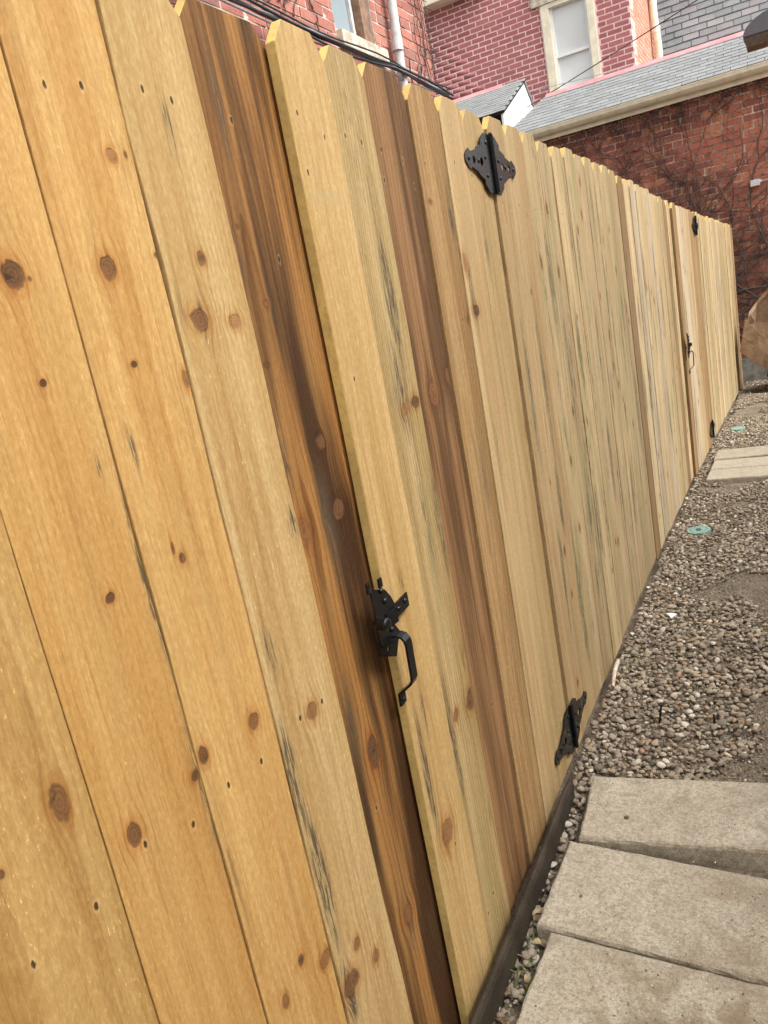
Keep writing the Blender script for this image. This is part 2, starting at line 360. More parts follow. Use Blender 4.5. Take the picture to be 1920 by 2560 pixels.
# ------------------------------------------------------------------ mesh helpers
class MB:
    def __init__(s): s.v = []; s.f = []
    def add(s, vs, fs):
        o = len(s.v); s.v += [tuple(map(float, q)) for q in vs]; s.f += [tuple(i+o for i in q) for q in fs]; return s
    def hexa(s, c8): return s.add(c8, [(0, 3, 2, 1), (4, 5, 6, 7), (0, 1, 5, 4), (1, 2, 6, 5), (2, 3, 7, 6), (3, 0, 4, 7)])
    def box(s, x0, x1, y0, y1, z0, z1):
        return s.hexa([(x0, y0, z0), (x1, y0, z0), (x1, y1, z0), (x0, y1, z0), (x0, y0, z1), (x1, y0, z1), (x1, y1, z1), (x0, y1, z1)])
    def prism(s, pa, pb):
        n = len(pa); s.add(list(pa)+list(pb), [tuple(range(n-1, -1, -1)), tuple(range(n, 2*n))] + [(i, (i+1) % n, n+(i+1) % n, n+i) for i in range(n)]); return s
    def tube(s, pts, rad, n=8, cap=True):
        pts = [Vector(p) for p in pts]; rings = []
        rads = rad if isinstance(rad, (list, tuple)) else [rad]*len(pts)
        up = None
        for i, p in enumerate(pts):
            t = (pts[min(i+1, len(pts)-1)]-pts[max(i-1, 0)]).normalized()
            if up is None:
                up = t.orthogonal().normalized()
            else:
                up = (up - t*up.dot(t)); up = up.normalized() if up.length > 1e-6 else t.orthogonal().normalized()
            bi = t.cross(up)
            rings.append([p + (up*math.cos(a)+bi*math.sin(a))*rads[i] for a in [2*math.pi*k/n for k in range(n)]])
        vs = [q for r_ in rings for q in r_]; fs = []
        for i in range(len(pts)-1):
            for k in range(n): fs.append((i*n+k, i*n+(k+1) % n, (i+1)*n+(k+1) % n, (i+1)*n+k))
        if cap: fs += [tuple(range(n-1, -1, -1)), tuple((len(pts)-1)*n+k for k in range(n))]
        return s.add(vs, fs)
    def mesh(s, name, smooth=False):
        me = bpy.data.meshes.new(name); me.from_pydata(s.v, [], s.f)
        if smooth:
            me.polygons.foreach_set('use_smooth', [True]*len(me.polygons))
        me.update(); return me
    def build(s, name, mat, parent=None, smooth=False, bevel=0.0, loc=None, recalc=True):
        me = s.mesh(name, smooth)
        bm = bmesh.new(); bm.from_mesh(me)
        if recalc: bmesh.ops.recalc_face_normals(bm, faces=bm.faces)
        if bevel: bmesh.ops.bevel(bm, geom=list(bm.edges), offset=bevel, segments=2, affect='EDGES', profile=0.6, clamp_overlap=True)
        bm.to_mesh(me); bm.free()
        me.materials.append(M[mat] if isinstance(mat, str) else mat)
        o = bpy.data.objects.new(name, me); COL.objects.link(o)
        if parent is not None: o.parent = parent
        if loc is not None: o.location = loc
        return o
def npmesh(name, V, F, mat, parent=None, smooth=False):
    """V (n,3), F (m,k) uniform polygons"""
    me = bpy.data.meshes.new(name); k = F.shape[1]
    me.vertices.add(len(V)); me.vertices.foreach_set('co', V.astype(np.float32).ravel())
    me.loops.add(F.size); me.loops.foreach_set('vertex_index', F.astype(np.int32).ravel())
    me.polygons.add(len(F)); me.polygons.foreach_set('loop_start', np.arange(0, F.size, k, dtype=np.int32))
    try: me.polygons.foreach_set('loop_total', np.full(len(F), k, dtype=np.int32))
    except Exception: pass
    if smooth: me.polygons.foreach_set('use_smooth', np.ones(len(F), dtype=bool))
    me.update(calc_edges=True); me.validate(); me.materials.append(M[mat])
    o = bpy.data.objects.new(name, me); COL.objects.link(o)
    if parent is not None: o.parent = parent
    return o
def tag(o, label=None, cat=None, group=None, kind=None):
    if label: o['label'] = label
    if cat: o['category'] = cat
    if group: o['group'] = group
    if kind: o['kind'] = kind
    return o
def thing(name, label, cat, loc=(0, 0, 0), group=None):
    o = bpy.data.objects.new(name, None); COL.objects.link(o); o.location = loc; o.empty_display_size = 0.1
    return tag(o, label, cat, group)
def flat_curve(loops, thick):
    """plate with holes from 2-D loops (first outer) -> mesh data in x,y with thickness in z"""
    cu = bpy.data.curves.new('plate', 'CURVE'); cu.dimensions = '2D'; cu.fill_mode = 'BOTH'; cu.extrude = thick/2
    for lp in loops:
        sp = cu.splines.new('POLY'); sp.points.add(len(lp)-1)
        for q, c in zip(sp.points, lp): q.co = (c[0], c[1], 0, 1)
        sp.use_cyclic_u = True
    ob = bpy.data.objects.new('plate_tmp', cu); COL.objects.link(ob)
    dg = bpy.context.evaluated_depsgraph_get(); me = bpy.data.meshes.new_from_object(ob.evaluated_get(dg))
    bpy.data.objects.remove(ob); bpy.data.curves.remove(cu); return me

GSLOPE = 0.16
def fx(y):                       # plan line of the fence face
    return 0.0 if y < 5.45 else 0.0211*(min(y, 11.0)-5.45)
def gz(y):
    t = min(max((y-3.8)/6.4, 0.0), 1.0); return -GSLOPE*t

# ------------------------------------------------------------------ setting: ground
def ground():
    ys = list(np.linspace(-6, 3.8, 12)) + list(np.linspace(4.2, 10.2, 16)) + [14, 30, 80, 200]
    xs = [-200, -60, -20, -8, -3, -1, -0.4, -.06, -.03, 0, .02, .045, .075, .2, 0.4, 0.8, 1.4, 3, 8, 20, 60, 200]
    ys = [-200, -60, -20] + ys
    mb = MB(); nx = len(xs); vs = [(x+(fx(y) if -.1 < x < .1 else 0), y, gz(y)-0.012-(.045 if -.04 < x < .04 and -2 < y < 10 else 0)) for y in ys for x in xs]
    mb.add(vs, [(j*nx+i, j*nx+i+1, (j+1)*nx+i+1, (j+1)*nx+i) for j in range(len(ys)-1) for i in range(nx-1)])
    tag(mb.build('ground', 'soil'), kind='structure')
ground()

# ------------------------------------------------------------------ fence
BW = 0.1565; TH = 0.017
def ftop(y):
    if y < 3.4: return 1.806
    if y < 5.5: return 1.806-(y-3.4)/2.1*0.06
    return 1.746-(y-5.5)/4.5*0.079
def fbot(y): return gz(y)+0.014
def picket_mesh(y0b, y1b, y0t, y1t, zb, zt, oy, oz, ear=0.03, earh=0.034, xoff=0.0, thick=TH, ragged=0.0, jig=None):
    """dog-eared board, local to (0, oy, oz); edges may drift along the length"""
    L = zt-zb; n = 12; left = []; right = []
    j = jig or random.Random(int(abs(y0b)*9973))
    for k in range(n+1):
        t = k/n*(1-earh/L)
        dl = j.uniform(-1, 1)*ragged; dr = j.uniform(-1, 1)*ragged
        left.append((y0b+(y0t-y0b)*t+dl-oy, zb+L*t-oz)); right.append((y1b+(y1t-y1b)*t+dr-oy, zb+L*t-oz))
    top = [(y0t+ear-oy, zt-oz), (y1t-ear-oy, zt+j.uniform(-.002, .002)-oz)]
    out = left + top + right[::-1]
    mb = MB(); mb.prism([(xoff-thick, a, c) for a, c in out], [(xoff, a, c) for a, c in out]); return mb

def px_uv(px, py, oy, oz, X=0.0):
    q = onx(px, py, X); return q[1]-oy, q[2]-oz
def px_marks(kn, ho, stx, oy, oz, X=0.0):
    K = []; Hh = []; T = []
    for (px, py, rx, ry, dk) in kn:
        u, v = px_uv(px, py, oy, oz, X); a = px_uv(px+rx, py, oy, oz, X)[0]-u
        c = abs(px_uv(px, py-ry, oy, oz, X)[1]-v); K.append((u, v, max(abs(a), .002), max(c, .002), dk))
    for (px, py) in ho:
        u, v = px_uv(px, py, oy, oz, X); Hh.append((u, v, 0.0042))
    for (xa, ya, xb, yb, wpx, k) in stx:
        u0, v0 = px_uv(xa, ya, oy, oz, X); u1, v1 = px_uv(xb, yb, oy, oz, X); mx_, my_ = (xa+xb)/2, (ya+yb)/2
        hw = abs(px_uv(mx_+wpx, my_, oy, oz, X)[0]-px_uv(mx_, my_, oy, oz, X)[0])
        T.append(((u0+u1)/2, (v0+v1)/2, max(hw, .003), max(abs(v1-v0)/2, .01), k))
    return K, Hh, T

# board seams read from the photograph: y at the ground, y at 1.8 m
seam = {-4: (-0.055, -0.045), -3: (0.104, 0.115), -2: (0.266, 0.277), -1: (0.4271, 0.4396), 0: (0.5739, 0.5837), 1: (0.7265, 0.7242), 2: (0.8876, 0.8639), 3: (1.0395, 1.0440),
        4: (1.1969, 1.1889), 5: (1.3356, 1.3345), 6: (1.5063, 1.5193), 7: (1.6553, 1.6807), 8: (1.7926, 1.8374), 9: (1.9815, 1.9930)}
for k in range(5, 14): seam[-k] = (seam[-4][0]-(k-4)*0.158, seam[-4][1]-(k-4)*0.158)
ORANGE = ((0.60, 0.382, 0.145), (0.49, 0.280, 0.088))
PALE = ((0.60, 0.445, 0.225), (0.48, 0.325, 0.135))
BROWN = ((0.275, 0.140, 0.052), (0.170, 0.080, 0.028))
near = {
 -2: dict(col=((0.54, 0.355, 0.135), (0.39, 0.225, 0.070)), fuzz=0.7, ring=0.15,
          knots=[(148, 2008, 26, 56, .75), (0, 2185, 10, 14, .8)], holes=[(81, 2411), (239, 2266)], streaks=[]),
 -1: dict(col=ORANGE, fuzz=0.3, ring=0.13,
          knots=[(31, 687, 27, 38, .9), (75, 697, 5, 6, .7), (108, 958, 9, 10, 1), (275, 1495, 14, 14, .9), (335, 2086, 20, 36, .8), (488, 1941, 10, 14, .9)],
          holes=[(484, 2063), (364, 2111)], streaks=[(300, 1230, 430, 1660, 12, .75), (445, 1740, 560, 2180, 10, .5), (245, 1130, 260, 1240, 8, .5)]),
 0: dict(col=ORANGE, fuzz=0.3, ring=0.14,
         knots=[(278, 390, 13, 20, .35), (313, 386, 4, 9, .7), (270, 671, 19, 32, .75), (391, 638, 6, 7, .7), (334, 911, 8, 9, 1), (464, 949, 9, 24, .5), (455, 1395, 9, 16, .7), (431, 1370, 4, 18, .8), (508, 1890, 14, 26, .85), (633, 1802, 14, 24, .7), (752, 2400, 9, 18, .8), (812, 2397, 16, 24, .6), (713, 2501, 10, 24, .6)],
         holes=[(110, 212), (203, 215), (571, 1963), (653, 1903)], streaks=[(320, 1060, 340, 1180, 9, .6), (520, 1960, 640, 2380, 7, .35)]),
 1: dict(col=PALE, fuzz=0.4, ring=0.2,
         knots=[(498, 648, 10, 20, .7), (494, 800, 20, 30, .75), (583, 806, 15, 18, .2), (775, 1779, 15, 26, .6), (887, 2358, 9, 20, .6), (935, 2389, 9, 22, .5), (875, 2455, 22, 34, .7)],
         holes=[(351, 224), (424, 255), (800, 1754), (746, 1795)],
         streaks=[(395, 240, 440, 400, 10, .6), (712, 1270, 740, 1350, 12, .8), (490, 740, 520, 880, 8, .6), (650, 1560, 690, 1700, 14, .6), (700, 1800, 760, 2080, 14, .8), (755, 2060, 850, 2340, 16, .95), (860, 2400, 880, 2560, 14, .9), (440, 700, 460, 860, 8, .4)]),
 2: dict(col=((0.355, 0.180, 0.055), (0.060, 0.026, 0.008)), contrast=(0.42, 0.59), fuzz=0.12, ring=0.7, mold=0.1,
         knots=[(598, 565, 5, 6, .8), (671, 758, 7, 8, .5), (669, 911, 6, 7, .9), (806, 1105, 12, 22, .8), (850, 1272, 14, 30, .8), (765, 1330, 16, 40, .4), (938, 1880, 14, 48, .9), (1024, 2285, 12, 28, .6)],
         holes=[(583, 299), (702, 648), (945, 2020)], streaks=[(500, 90, 600, 420, 12, .5), (560, 520, 640, 800, 14, .5), (690, 1000, 740, 1250, 10, .55), (800, 1180, 850, 1420, 16, .7), (850, 1700, 920, 1950, 14, .5), (1000, 2200, 1050, 2400, 12, .4)]),
 3: dict(col=((0.60, 0.430, 0.205), (0.485, 0.325, 0.130)), fuzz=0.45, ring=0.25, ringfreq=80,
         knots=[(1096, 2077, 17, 40, .55)], holes=[(716, 293), (787, 351), (743, 440), (860, 951), (1117, 2105)],
         streaks=[(1010, 1800, 1075, 2060, 9, .95), (1105, 1810, 1140, 1960, 8, .7), (1020, 1700, 1050, 1850, 7, .5), (975, 1420, 985, 1480, 6, .6)], rect=(735, 478, 848, 505)),
 4: dict(col=((0.50, 0.375, 0.185), (0.37, 0.27, 0.115)), fuzz=0.3, ring=0.55, ringfreq=110, mold=0.45,
         knots=[(1024, 1006, 12, 16, .85), (995, 1027, 9, 18, .45), (1164, 1745, 13, 30, .8), (1124, 1787, 8, 19, .6)], holes=[(845, 345), (888, 361), (1219, 2230), (1205, 2280)],
         streaks=[(930, 590, 990, 900, 12, 1.0), (970, 860, 1000, 1100, 16, .7), (1060, 1180, 1110, 1420, 9, .75), (1020, 1100, 1080, 1500, 10, .4), (1080, 1690, 1150, 1990, 8, .8)]),
 5: dict(col=((0.300, 0.168, 0.075), (0.120, 0.062, 0.024)), contrast=(0.42, 0.60), fuzz=0.15, ring=0.6, ringfreq=90, mold=0.05,
         knots=[(1080, 985, 12, 34, .25), (1120, 940, 9, 26, .3)], holes=[(946, 376), (1002, 403), (955, 453), (1032, 467), (1225, 1760)], streaks=[(1085, 420, 1110, 800, 6, .5), (1290, 1700, 1320, 2000, 8, .5)]),
 6: dict(col=((0.395, 0.255, 0.115), (0.27, 0.16, 0.062)), fuzz=0.8, ring=0.45, ringfreq=80, mold=0.2,
         knots=[(1068, 507, 5, 7, .6), (1165, 800, 4, 12, .8)], holes=[(1055, 410), (1150, 800)], streaks=[(1110, 450, 1130, 620, 6, .6), (1180, 1000, 1230, 1400, 7, .4)]),
 7: dict(col=((0.52, 0.385, 0.205), (0.42, 0.29, 0.14)), fuzz=0.25, ring=0.2, mold=0.2,
         knots=[(1184, 777, 8, 15, .95), (1155, 660, 5, 26, .3)], holes=[(1130, 408), (1215, 640)], streaks=[(1165, 640, 1185, 840, 6, .6), (1225, 1000, 1260, 1300, 5, .4)]),
 8: dict(col=((0.47, 0.345, 0.175), (0.36, 0.25, 0.11)), fuzz=0.7, ring=0.35, mold=0.4, knots=[(1322, 1060, 8, 34, .5)], holes=[(1180, 440)], streaks=[(1205, 520, 1225, 700, 6, .5), (1300, 900, 1335, 1120, 5, .6)]),
}
def board(idx, parent, root, xo=0.0, tilt=0.0):
    """near board drawn between two seams; root = world origin of its parent"""
    (a0, a1), (c0, c1) = seam[idx], seam[idx+1]
    gp = 0.0012
    oy = (a0+c0)/2; oz = 0.0
    inf = near.get(idx)
    zb = fbot(oy)+rng.uniform(-.004, .004); zt = ftop(oy)+rng.uniform(-.006, .006)
    s1 = 1.8
    if idx == 2: c0 += .016; c1 += .016
    y0t = a0+(a1-a0)*zt/s1; y1t = c0+(c1-c0)*zt/s1
    wav = {1: .0035, 2: .002, 4: .003, 5: .0022, 6: .0022}.get(idx, .0012)
    xo += {-2: .0015, -1: 0.0, 0: .0006, 1: .0035, 2: -.003, 4: -.002, 5: -.007, 6: -.001, 7: .002, 8: -.001}.get(idx, 0.0)
    mb = picket_mesh(a0+gp, c0-gp, y0t+gp, y1t-gp, zb, zt, oy, oz, ragged=wav)
    if inf:
        K, Hh, T = px_marks(inf['knots'], inf['holes'], inf['streaks'], oy, oz)
        rects = []
        if 'rect' in inf:
            xa, ya, xb, yb = inf['rect']; p0 = px_uv(xa, ya, oy, oz); p1 = px_uv(xb, yb+30, oy, oz)
            rects = [(p0[0], p1[0], p0[1]-0.022, p0[1], 0.35)]
        m = pine('pine_board_%d' % (idx+20), inf['col'][0], inf['col'][1], seed=idx*1.37+20, knots=K, holes=Hh, streaks=T, ring=inf.get('ring', .3), ringfreq=inf.get('ringfreq', 115.0), mold=inf.get('mold', .12), fuzz=inf.get('fuzz', .3), rects=rects, contrast=inf.get('contrast', (0.32, 0.68)))
    else:
        m = M['pine_far']
    o = mb.build('picket', m, parent, bevel=0.0012); edge_slot(o.data, idx == 3)
    o.location = (xo-root[0], oy-root[1], oz-root[2]); o.rotation_euler = (0, 0, rng.uniform(-.008, .008) if idx != 3 else 0)
    for nm in ('stain_a', 'stain_b'): o[nm] = [rng.uniform(-.06, .06), rng.uniform(.3, 1.5) if rng.random() < .75 else 9.0, rng.uniform(.010, .030)]
    for nm in ('knot_a', 'knot_b', 'knot_c'): o[nm] = [rng.uniform(-.06, .06), rng.uniform(.15, 1.7), rng.uniform(.004, .012)]
    o['grain'] = rng.uniform(0, 40); o['pith'] = rng.uniform(-.09, .09); o['mold'] = 0.3
    o['tone'] = [0.58, 0.40, 0.18]; o['tone_dark'] = [0.46, 0.29, 0.11]
    return o
M['pine_far'] = pine('pine_board_varied', (0.5, 0.4, 0.2), (0.4, 0.3, 0.15), attr=True, ring=0.4, ringfreq=75.0, fuzz=0.35,
                     knots=[(-0.02, 0.93, 0.011, 0.019, .7), (0.035, 1.33, 0.008, 0.014, .8), (0.01, 0.38, 0.012, 0.02, .6)], holes=[(-0.035, 1.58, .004), (0.035, 1.57, .004), (-0.03, .92, .004), (0.04, .9, .004), (-0.03, .25, .004), (.036, .26, .004)])
M['pine_far2'] = pine('pine_board_varied_clear', (0.5, 0.4, 0.2), (0.4, 0.3, 0.15), attr=True, ring=0.45, ringfreq=95.0, fuzz=0.3,
                      knots=[(0.03, 0.62, 0.010, 0.02, .6)], holes=[(-0.035, 1.585, .004), (0.035, 1.56, .004), (-0.03, .93, .004), (0.04, .91, .004)], streaks=[(-0.02, 1.1, 0.02, 0.25, .6), (0.05, 0.5, .012, .2, .6)])
def edge_mat():
    b = B('fresh_cut_edge'); p = b.pos(); n = b.noise(p, 90.0, 4.0, 0.65); n2 = b.noise(p, 9.0, 3.0, 0.6)
    c = b.mix(b.sm(n2, 0.4, 0.65), (0.66, 0.46, 0.16), (0.52, 0.36, 0.13)); c = b.mix(b.sm(n, 0.45, 0.7)*0.5, c, (0.36, 0.24, 0.08))
    b.bump(n, 0.4, 0.002); return b.fin(c, 0.8, 0.2)
M['edge'] = edge_mat()
def edge_slot(me, side=False):
    me.materials.append(M['edge'])
    for p in me.polygons:
        if abs(p.normal.x) < .5 and (abs(p.normal.z) > .3 or (side and p.normal.y < -.5)): p.material_index = 1
M['rail'] = pine('pine_rail', (0.42, 0.30, 0.15), (0.34, 0.22, 0.10), seed=3.3)

def plain(name, parent, x0, x1, y0, y1, z0, z1, root, mat='rail', bevel=0.002):
    o = MB().box(x0-root[0], x1-root[0], y0-root[1], y1-root[1], z0-root[2], z1-root[2]).build(name, mat, parent, bevel=bevel); return o

# --- near section
rt = (0, seam[-9][0], 0)
near_f = thing('wooden_fence', 'orange-toned wooden picket fence section on the latch side of the nearer gate', 'fence', rt)
for k in range(-9, 3): board(k, near_f, rt)
for zc in (0.30, 0.95, 1.55): plain('rail', near_f, -TH-0.042, -TH-0.001, seam[-9][0], 0.985, zc-0.045, zc+0.045, rt)
plain('post', near_f, -TH-0.135, -TH-0.043, 0.925, 1.015, -0.1, 1.70, rt)
plain('post', near_f, -TH-0.135, -TH-0.043, -0.85, -0.76, -0.1, 1.70, rt)

# --- near gate (hung on its far side, standing slightly open)
HY = 1.987
gate = thing('fence_gate', 'nearer wooden picket gate, standing slightly proud, with black latch and pull handle', 'gate', (-0.002, HY, 0))
groot = (-0.002, HY, 0)
for k in range(3, 9): board(k, gate, groot, xo=-0.002)
for zc in (0.26, 0.92, 1.50): plain('rail', gate, -TH-0.040, -TH-0.003, seam[3][0]+0.05, HY-0.03, zc-0.043, zc+0.043, groot)
gate.rotation_euler = (0, 0, R(1.35))

# --- middle section
MY0 = 1.9955; m_n = 22; mw = (5.43-MY0)/m_n
rt2 = (0, MY0, 0)
mid_f = thing('wooden_fence', 'pale greenish wooden picket fence section between the two gates', 'fence', rt2)
def tone(c, d): return [float(k) for k in c], [float(k) for k in d]
T_PALE = [((0.51, 0.400, 0.235), (0.40, 0.295, 0.160)), ((0.48, 0.380, 0.215), (0.36, 0.275, 0.140)), ((0.46, 0.370, 0.210), (0.34, 0.27, 0.14)), ((0.54, 0.430, 0.265), (0.43, 0.325, 0.185))]
T_BRN = ((0.34, 0.230, 0.115), (0.24, 0.145, 0.062)); T_GREEN = ((0.49, 0.385, 0.225), (0.38, 0.285, 0.15)); T_GREY = ((0.53, 0.45, 0.33), (0.43, 0.355, 0.245))
variants = {}
def shared_picket(w_, kind, hgt):
    key = (round(w_, 3), kind, round(hgt, 2))
    if key not in variants:
        j = random.Random(hash(key) % 1000 + kind)
        mb = picket_mesh(-w_/2, w_/2, -w_/2, w_/2, 0.0, hgt, 0, 0, ear=0.03+0.003*(kind % 2), ragged=0.0012, jig=j)
        o = mb.build('picket', 'pine_far' if kind % 2 == 0 else 'pine_far2', None, bevel=0.0012); me = o.data; bpy.data.objects.remove(o); edge_slot(me)
        variants[key] = me
    return variants[key]
def far_picket(parent, root, yc, w_, tn, mold=0.4, kind=None, xo=0.0, flip=None, dz=0.0, steady=False):
    kind = rng.randrange(4) if kind is None else kind
    zb = fbot(yc); h = 1.792
    me = shared_picket(w_, kind, h)
    o = bpy.data.objects.new('picket', me); COL.objects.link(o); o.parent = parent
    o.location = (fx(yc)+xo+(0 if steady else rng.uniform(-.002, .002))-root[0], yc-root[1], ftop(yc)-h+rng.uniform(-.007, .007)+dz-root[2])
    o.rotation_euler = (rng.uniform(-.002, .002), 0, (math.atan(0.0211)*-1 if yc > 5.45 else 0)+rng.uniform(-.012, .012))
    for nm in ('stain_a', 'stain_b'): o[nm] = [rng.uniform(-.06, .06), rng.uniform(.3, 1.5) if rng.random() < .75 else 9.0, rng.uniform(.010, .030)]
    for nm in ('knot_a', 'knot_b', 'knot_c'): o[nm] = [rng.uniform(-.06, .06), rng.uniform(.15, 1.7), rng.uniform(.004, .012)]
    o['grain'] = rng.uniform(0, 60); o['pith'] = rng.uniform(-.1, .1); o['mold'] = float(mold)
    k = rng.uniform(0.84, 1.10); o['tone'] = [c*k for c in tn[0]]; o['tone_dark'] = [c*k for c in tn[1]]
    return o
for k in range(m_n):
    yc = MY0+(k+0.5)*mw
    tn = T_PALE[rng.randrange(4)]; mo = 0.6
    if k in (2, 3, 4, 5, 7, 8): tn = T_GREEN; mo = 1.0
    if k in (0, 1): tn = ((0.47, 0.350, 0.19), (0.37, 0.255, 0.125)); mo = .3
    if k in (11, 20): tn = T_BRN; mo = 0.1
    if k in (13, 16): tn = T_GREY
    far_picket(mid_f, rt2, yc, mw-0.003, tn, mo, xo=0.004 if k == 0 else 0.0, steady=k < 2)
for zc in (0.28, 0.93, 1.52): plain('rail', mid_f, -TH-0.042, -TH-0.004, MY0+0.05, 5.40, zc-0.045, zc+0.045, rt2)
for yy in (2.03, 3.70, 5.34): plain('post', mid_f, -TH-0.135, -TH-0.043, yy, yy+0.09, -0.1, 1.66, rt2)

# --- far gate
G2A, G2B = 5.452, 6.61
gate2 = thing('fence_gate', 'farther wooden picket gate with brown edge boards and a small black latch', 'gate', (fx(G2B), G2B, gz(G2B)))
g2root = (fx(G2B), G2B, gz(G2B)); g2n = 7; g2w = (G2B-G2A)/g2n
for k in range(g2n):
    yc = G2A+(k+0.5)*g2w
    tn = T_BRN if k in (0, 5, 6) else (T_GREY if k in (1, 2) else T_PALE[k % 4])
    far_picket(gate2, g2root, yc, g2w-0.003, tn, 0.15, xo=0.014*(1-k/g2n), dz=-0.005)
for zc in (0.24, 0.88, 1.45): plain('rail', gate2, fx(6.0)-TH-0.055, fx(6.0)-TH-0.012, G2A+0.05, G2B-0.05, zc-0.043, zc+0.043, g2root)

# --- far section and its end post
F0, F1 = 6.618, 9.90
rt3 = (fx(F0), F0, gz(F0))
far_f = thing('wooden_fence', 'pale wooden picket fence section running from the farther gate to the ivy-grown wall', 'fence', rt3)
f_n = 21; fw = (F1-F0)/f_n
for k in range(f_n):
    yc = F0+(k+0.5)*fw
    tn = T_BRN if k in (0, f_n-1) else T_PALE[rng.randrange(4)]
    if 4 < k < f_n-1 and rng.random() < .3: tn = T_GREY
    far_picket(far_f, rt3, yc, fw-0.003, tn, 0.3)
for zc in (0.18, 0.83, 1.42): plain('rail', far_f, fx(6.6)-TH-0.055, fx(6.6)-TH-0.010, F0+0.03, F1-0.02, zc-0.045, zc+0.045, rt3)
plain('post', far_f, fx(6.6)-TH-0.16, fx(6.6)-TH-0.056, F0+0.02, F0+0.11, -0.2, 1.55, rt3)
pe = plain('post', far_f, fx(F1)-0.030, fx(F1)+0.004, F1+0.0015, F1+0.10, gz(F1)-0.02, ftop(F1)-0.03, rt3, mat=pine('pine_end_post', (0.50, 0.38, 0.25), (0.36, 0.24, 0.14), seed=8.8))
pe['label'] = 'pale end post beside the brick wall'

# ------------------------------------------------------------------ gate hardware
def sym(half): return half + [(u, -v) for (u, v) in half[::-1] if abs(v) > 1e-6]
LEAF = sym([(0.003, .070), (.038, .069), (.068, .052), (.067, .041), (.103, .031), (.106, .026), (.150, .017), (.163, .023), (.189, .007)])
def hole(cx_, r, k=10, a0=0.0, a1=2*math.pi):
    return [(cx_+r*math.cos(a0+(a1-a0)*i/(k-1)), r*math.sin(a0+(a1-a0)*i/(k-1))) for i in range(k)]
TEAR = lambda c, s: [(c-s*.9, 0), (c-s*.3, s*.75), (c+s*.55, s*.6), (c+s*.9, -s*.1), (c+s*.5, -s*.85), (c-s*.4, -s*.55)]
leaf_me = flat_curve([LEAF, TEAR(.076, .0135), TEAR(.130, .0125)], 0.0026)
leaf_me.materials.append(M['black'])
def dome(name, parent, loc, r, h, mat='black', axis='X'):
    mb = MB(); pts = []
    for i in range(5):
        a = i/4*math.pi/2; pts.append((r*math.cos(a), h*math.sin(a)))
    n = 10; vs = []; fs = []
    for (rr, hh) in pts[:-1]:
        for k in range(n):
            t = 2*math.pi*k/n; vs.append((hh, rr*math.cos(t), rr*math.sin(t)))
    vs.append((h, 0, 0))
    for i in range(3):
        for k in range(n): fs.append((i*n+k, i*n+(k+1) % n, (i+1)*n+(k+1) % n, (i+1)*n+k))
    fs += [(3*n+k, 3*n+(k+1) % n, 4*n) for k in range(n)]; fs.append(tuple(range(n-1, -1, -1)))
    o = mb.add(vs, fs).build(name, mat, parent, smooth=True); o.location = loc; return o
def make_hinge(parent, loc, rotz=0.0, rotx=0.0):
    """ornamental butterfly hinge; its barrel stands on the joint, one leaf to each side"""
    bar = MB().tube([(0, 0, -.068), (0, 0, -.024)], .0066, 12).tube([(0, 0, -.0225), (0, 0, .024)], .0066, 12).tube([(0, 0, .0255), (0, 0, .068)], .0066, 12).tube([(0, 0, -.072), (0, 0, .072)], .0045, 10)
    h = bar.build('hinge', 'black', parent, smooth=False)
    me = h.data
    h.location = loc; h.rotation_euler = (rotx, 0, rotz)
    for s in (1, -1):
        lf = bpy.data.objects.new('hinge_leaf', leaf_me); COL.objects.link(lf); lf.parent = h
        # leaf plane: local x -> along fence, y -> up, z -> out of the fence
        lf.matrix_local = Matrix(((0, 0, 1, -.0050), (s, 0, 0, s*.004), (0, 1, 0, 0), (0, 0, 0, 1)))
        for (uu, vv) in ((.050, .012), (.050, -.03), (.102, 0), (.170, .0), (.03, .048)):
            sc_ = dome('screw', h, (-.0037, s*uu, vv), .0058, .0032)
    return h
HX = 0.012
make_hinge(gate, (HX+.001, 0.006, 1.690), R(-1.2))
make_hinge(gate, (HX+.001, 0.006, 0.112), R(-1.2))
make_hinge(gate2, (0.016, 0.004, 1.60-gz(G2B)+0.02))
make_hinge(gate2, (0.016, 0.004, 0.115))

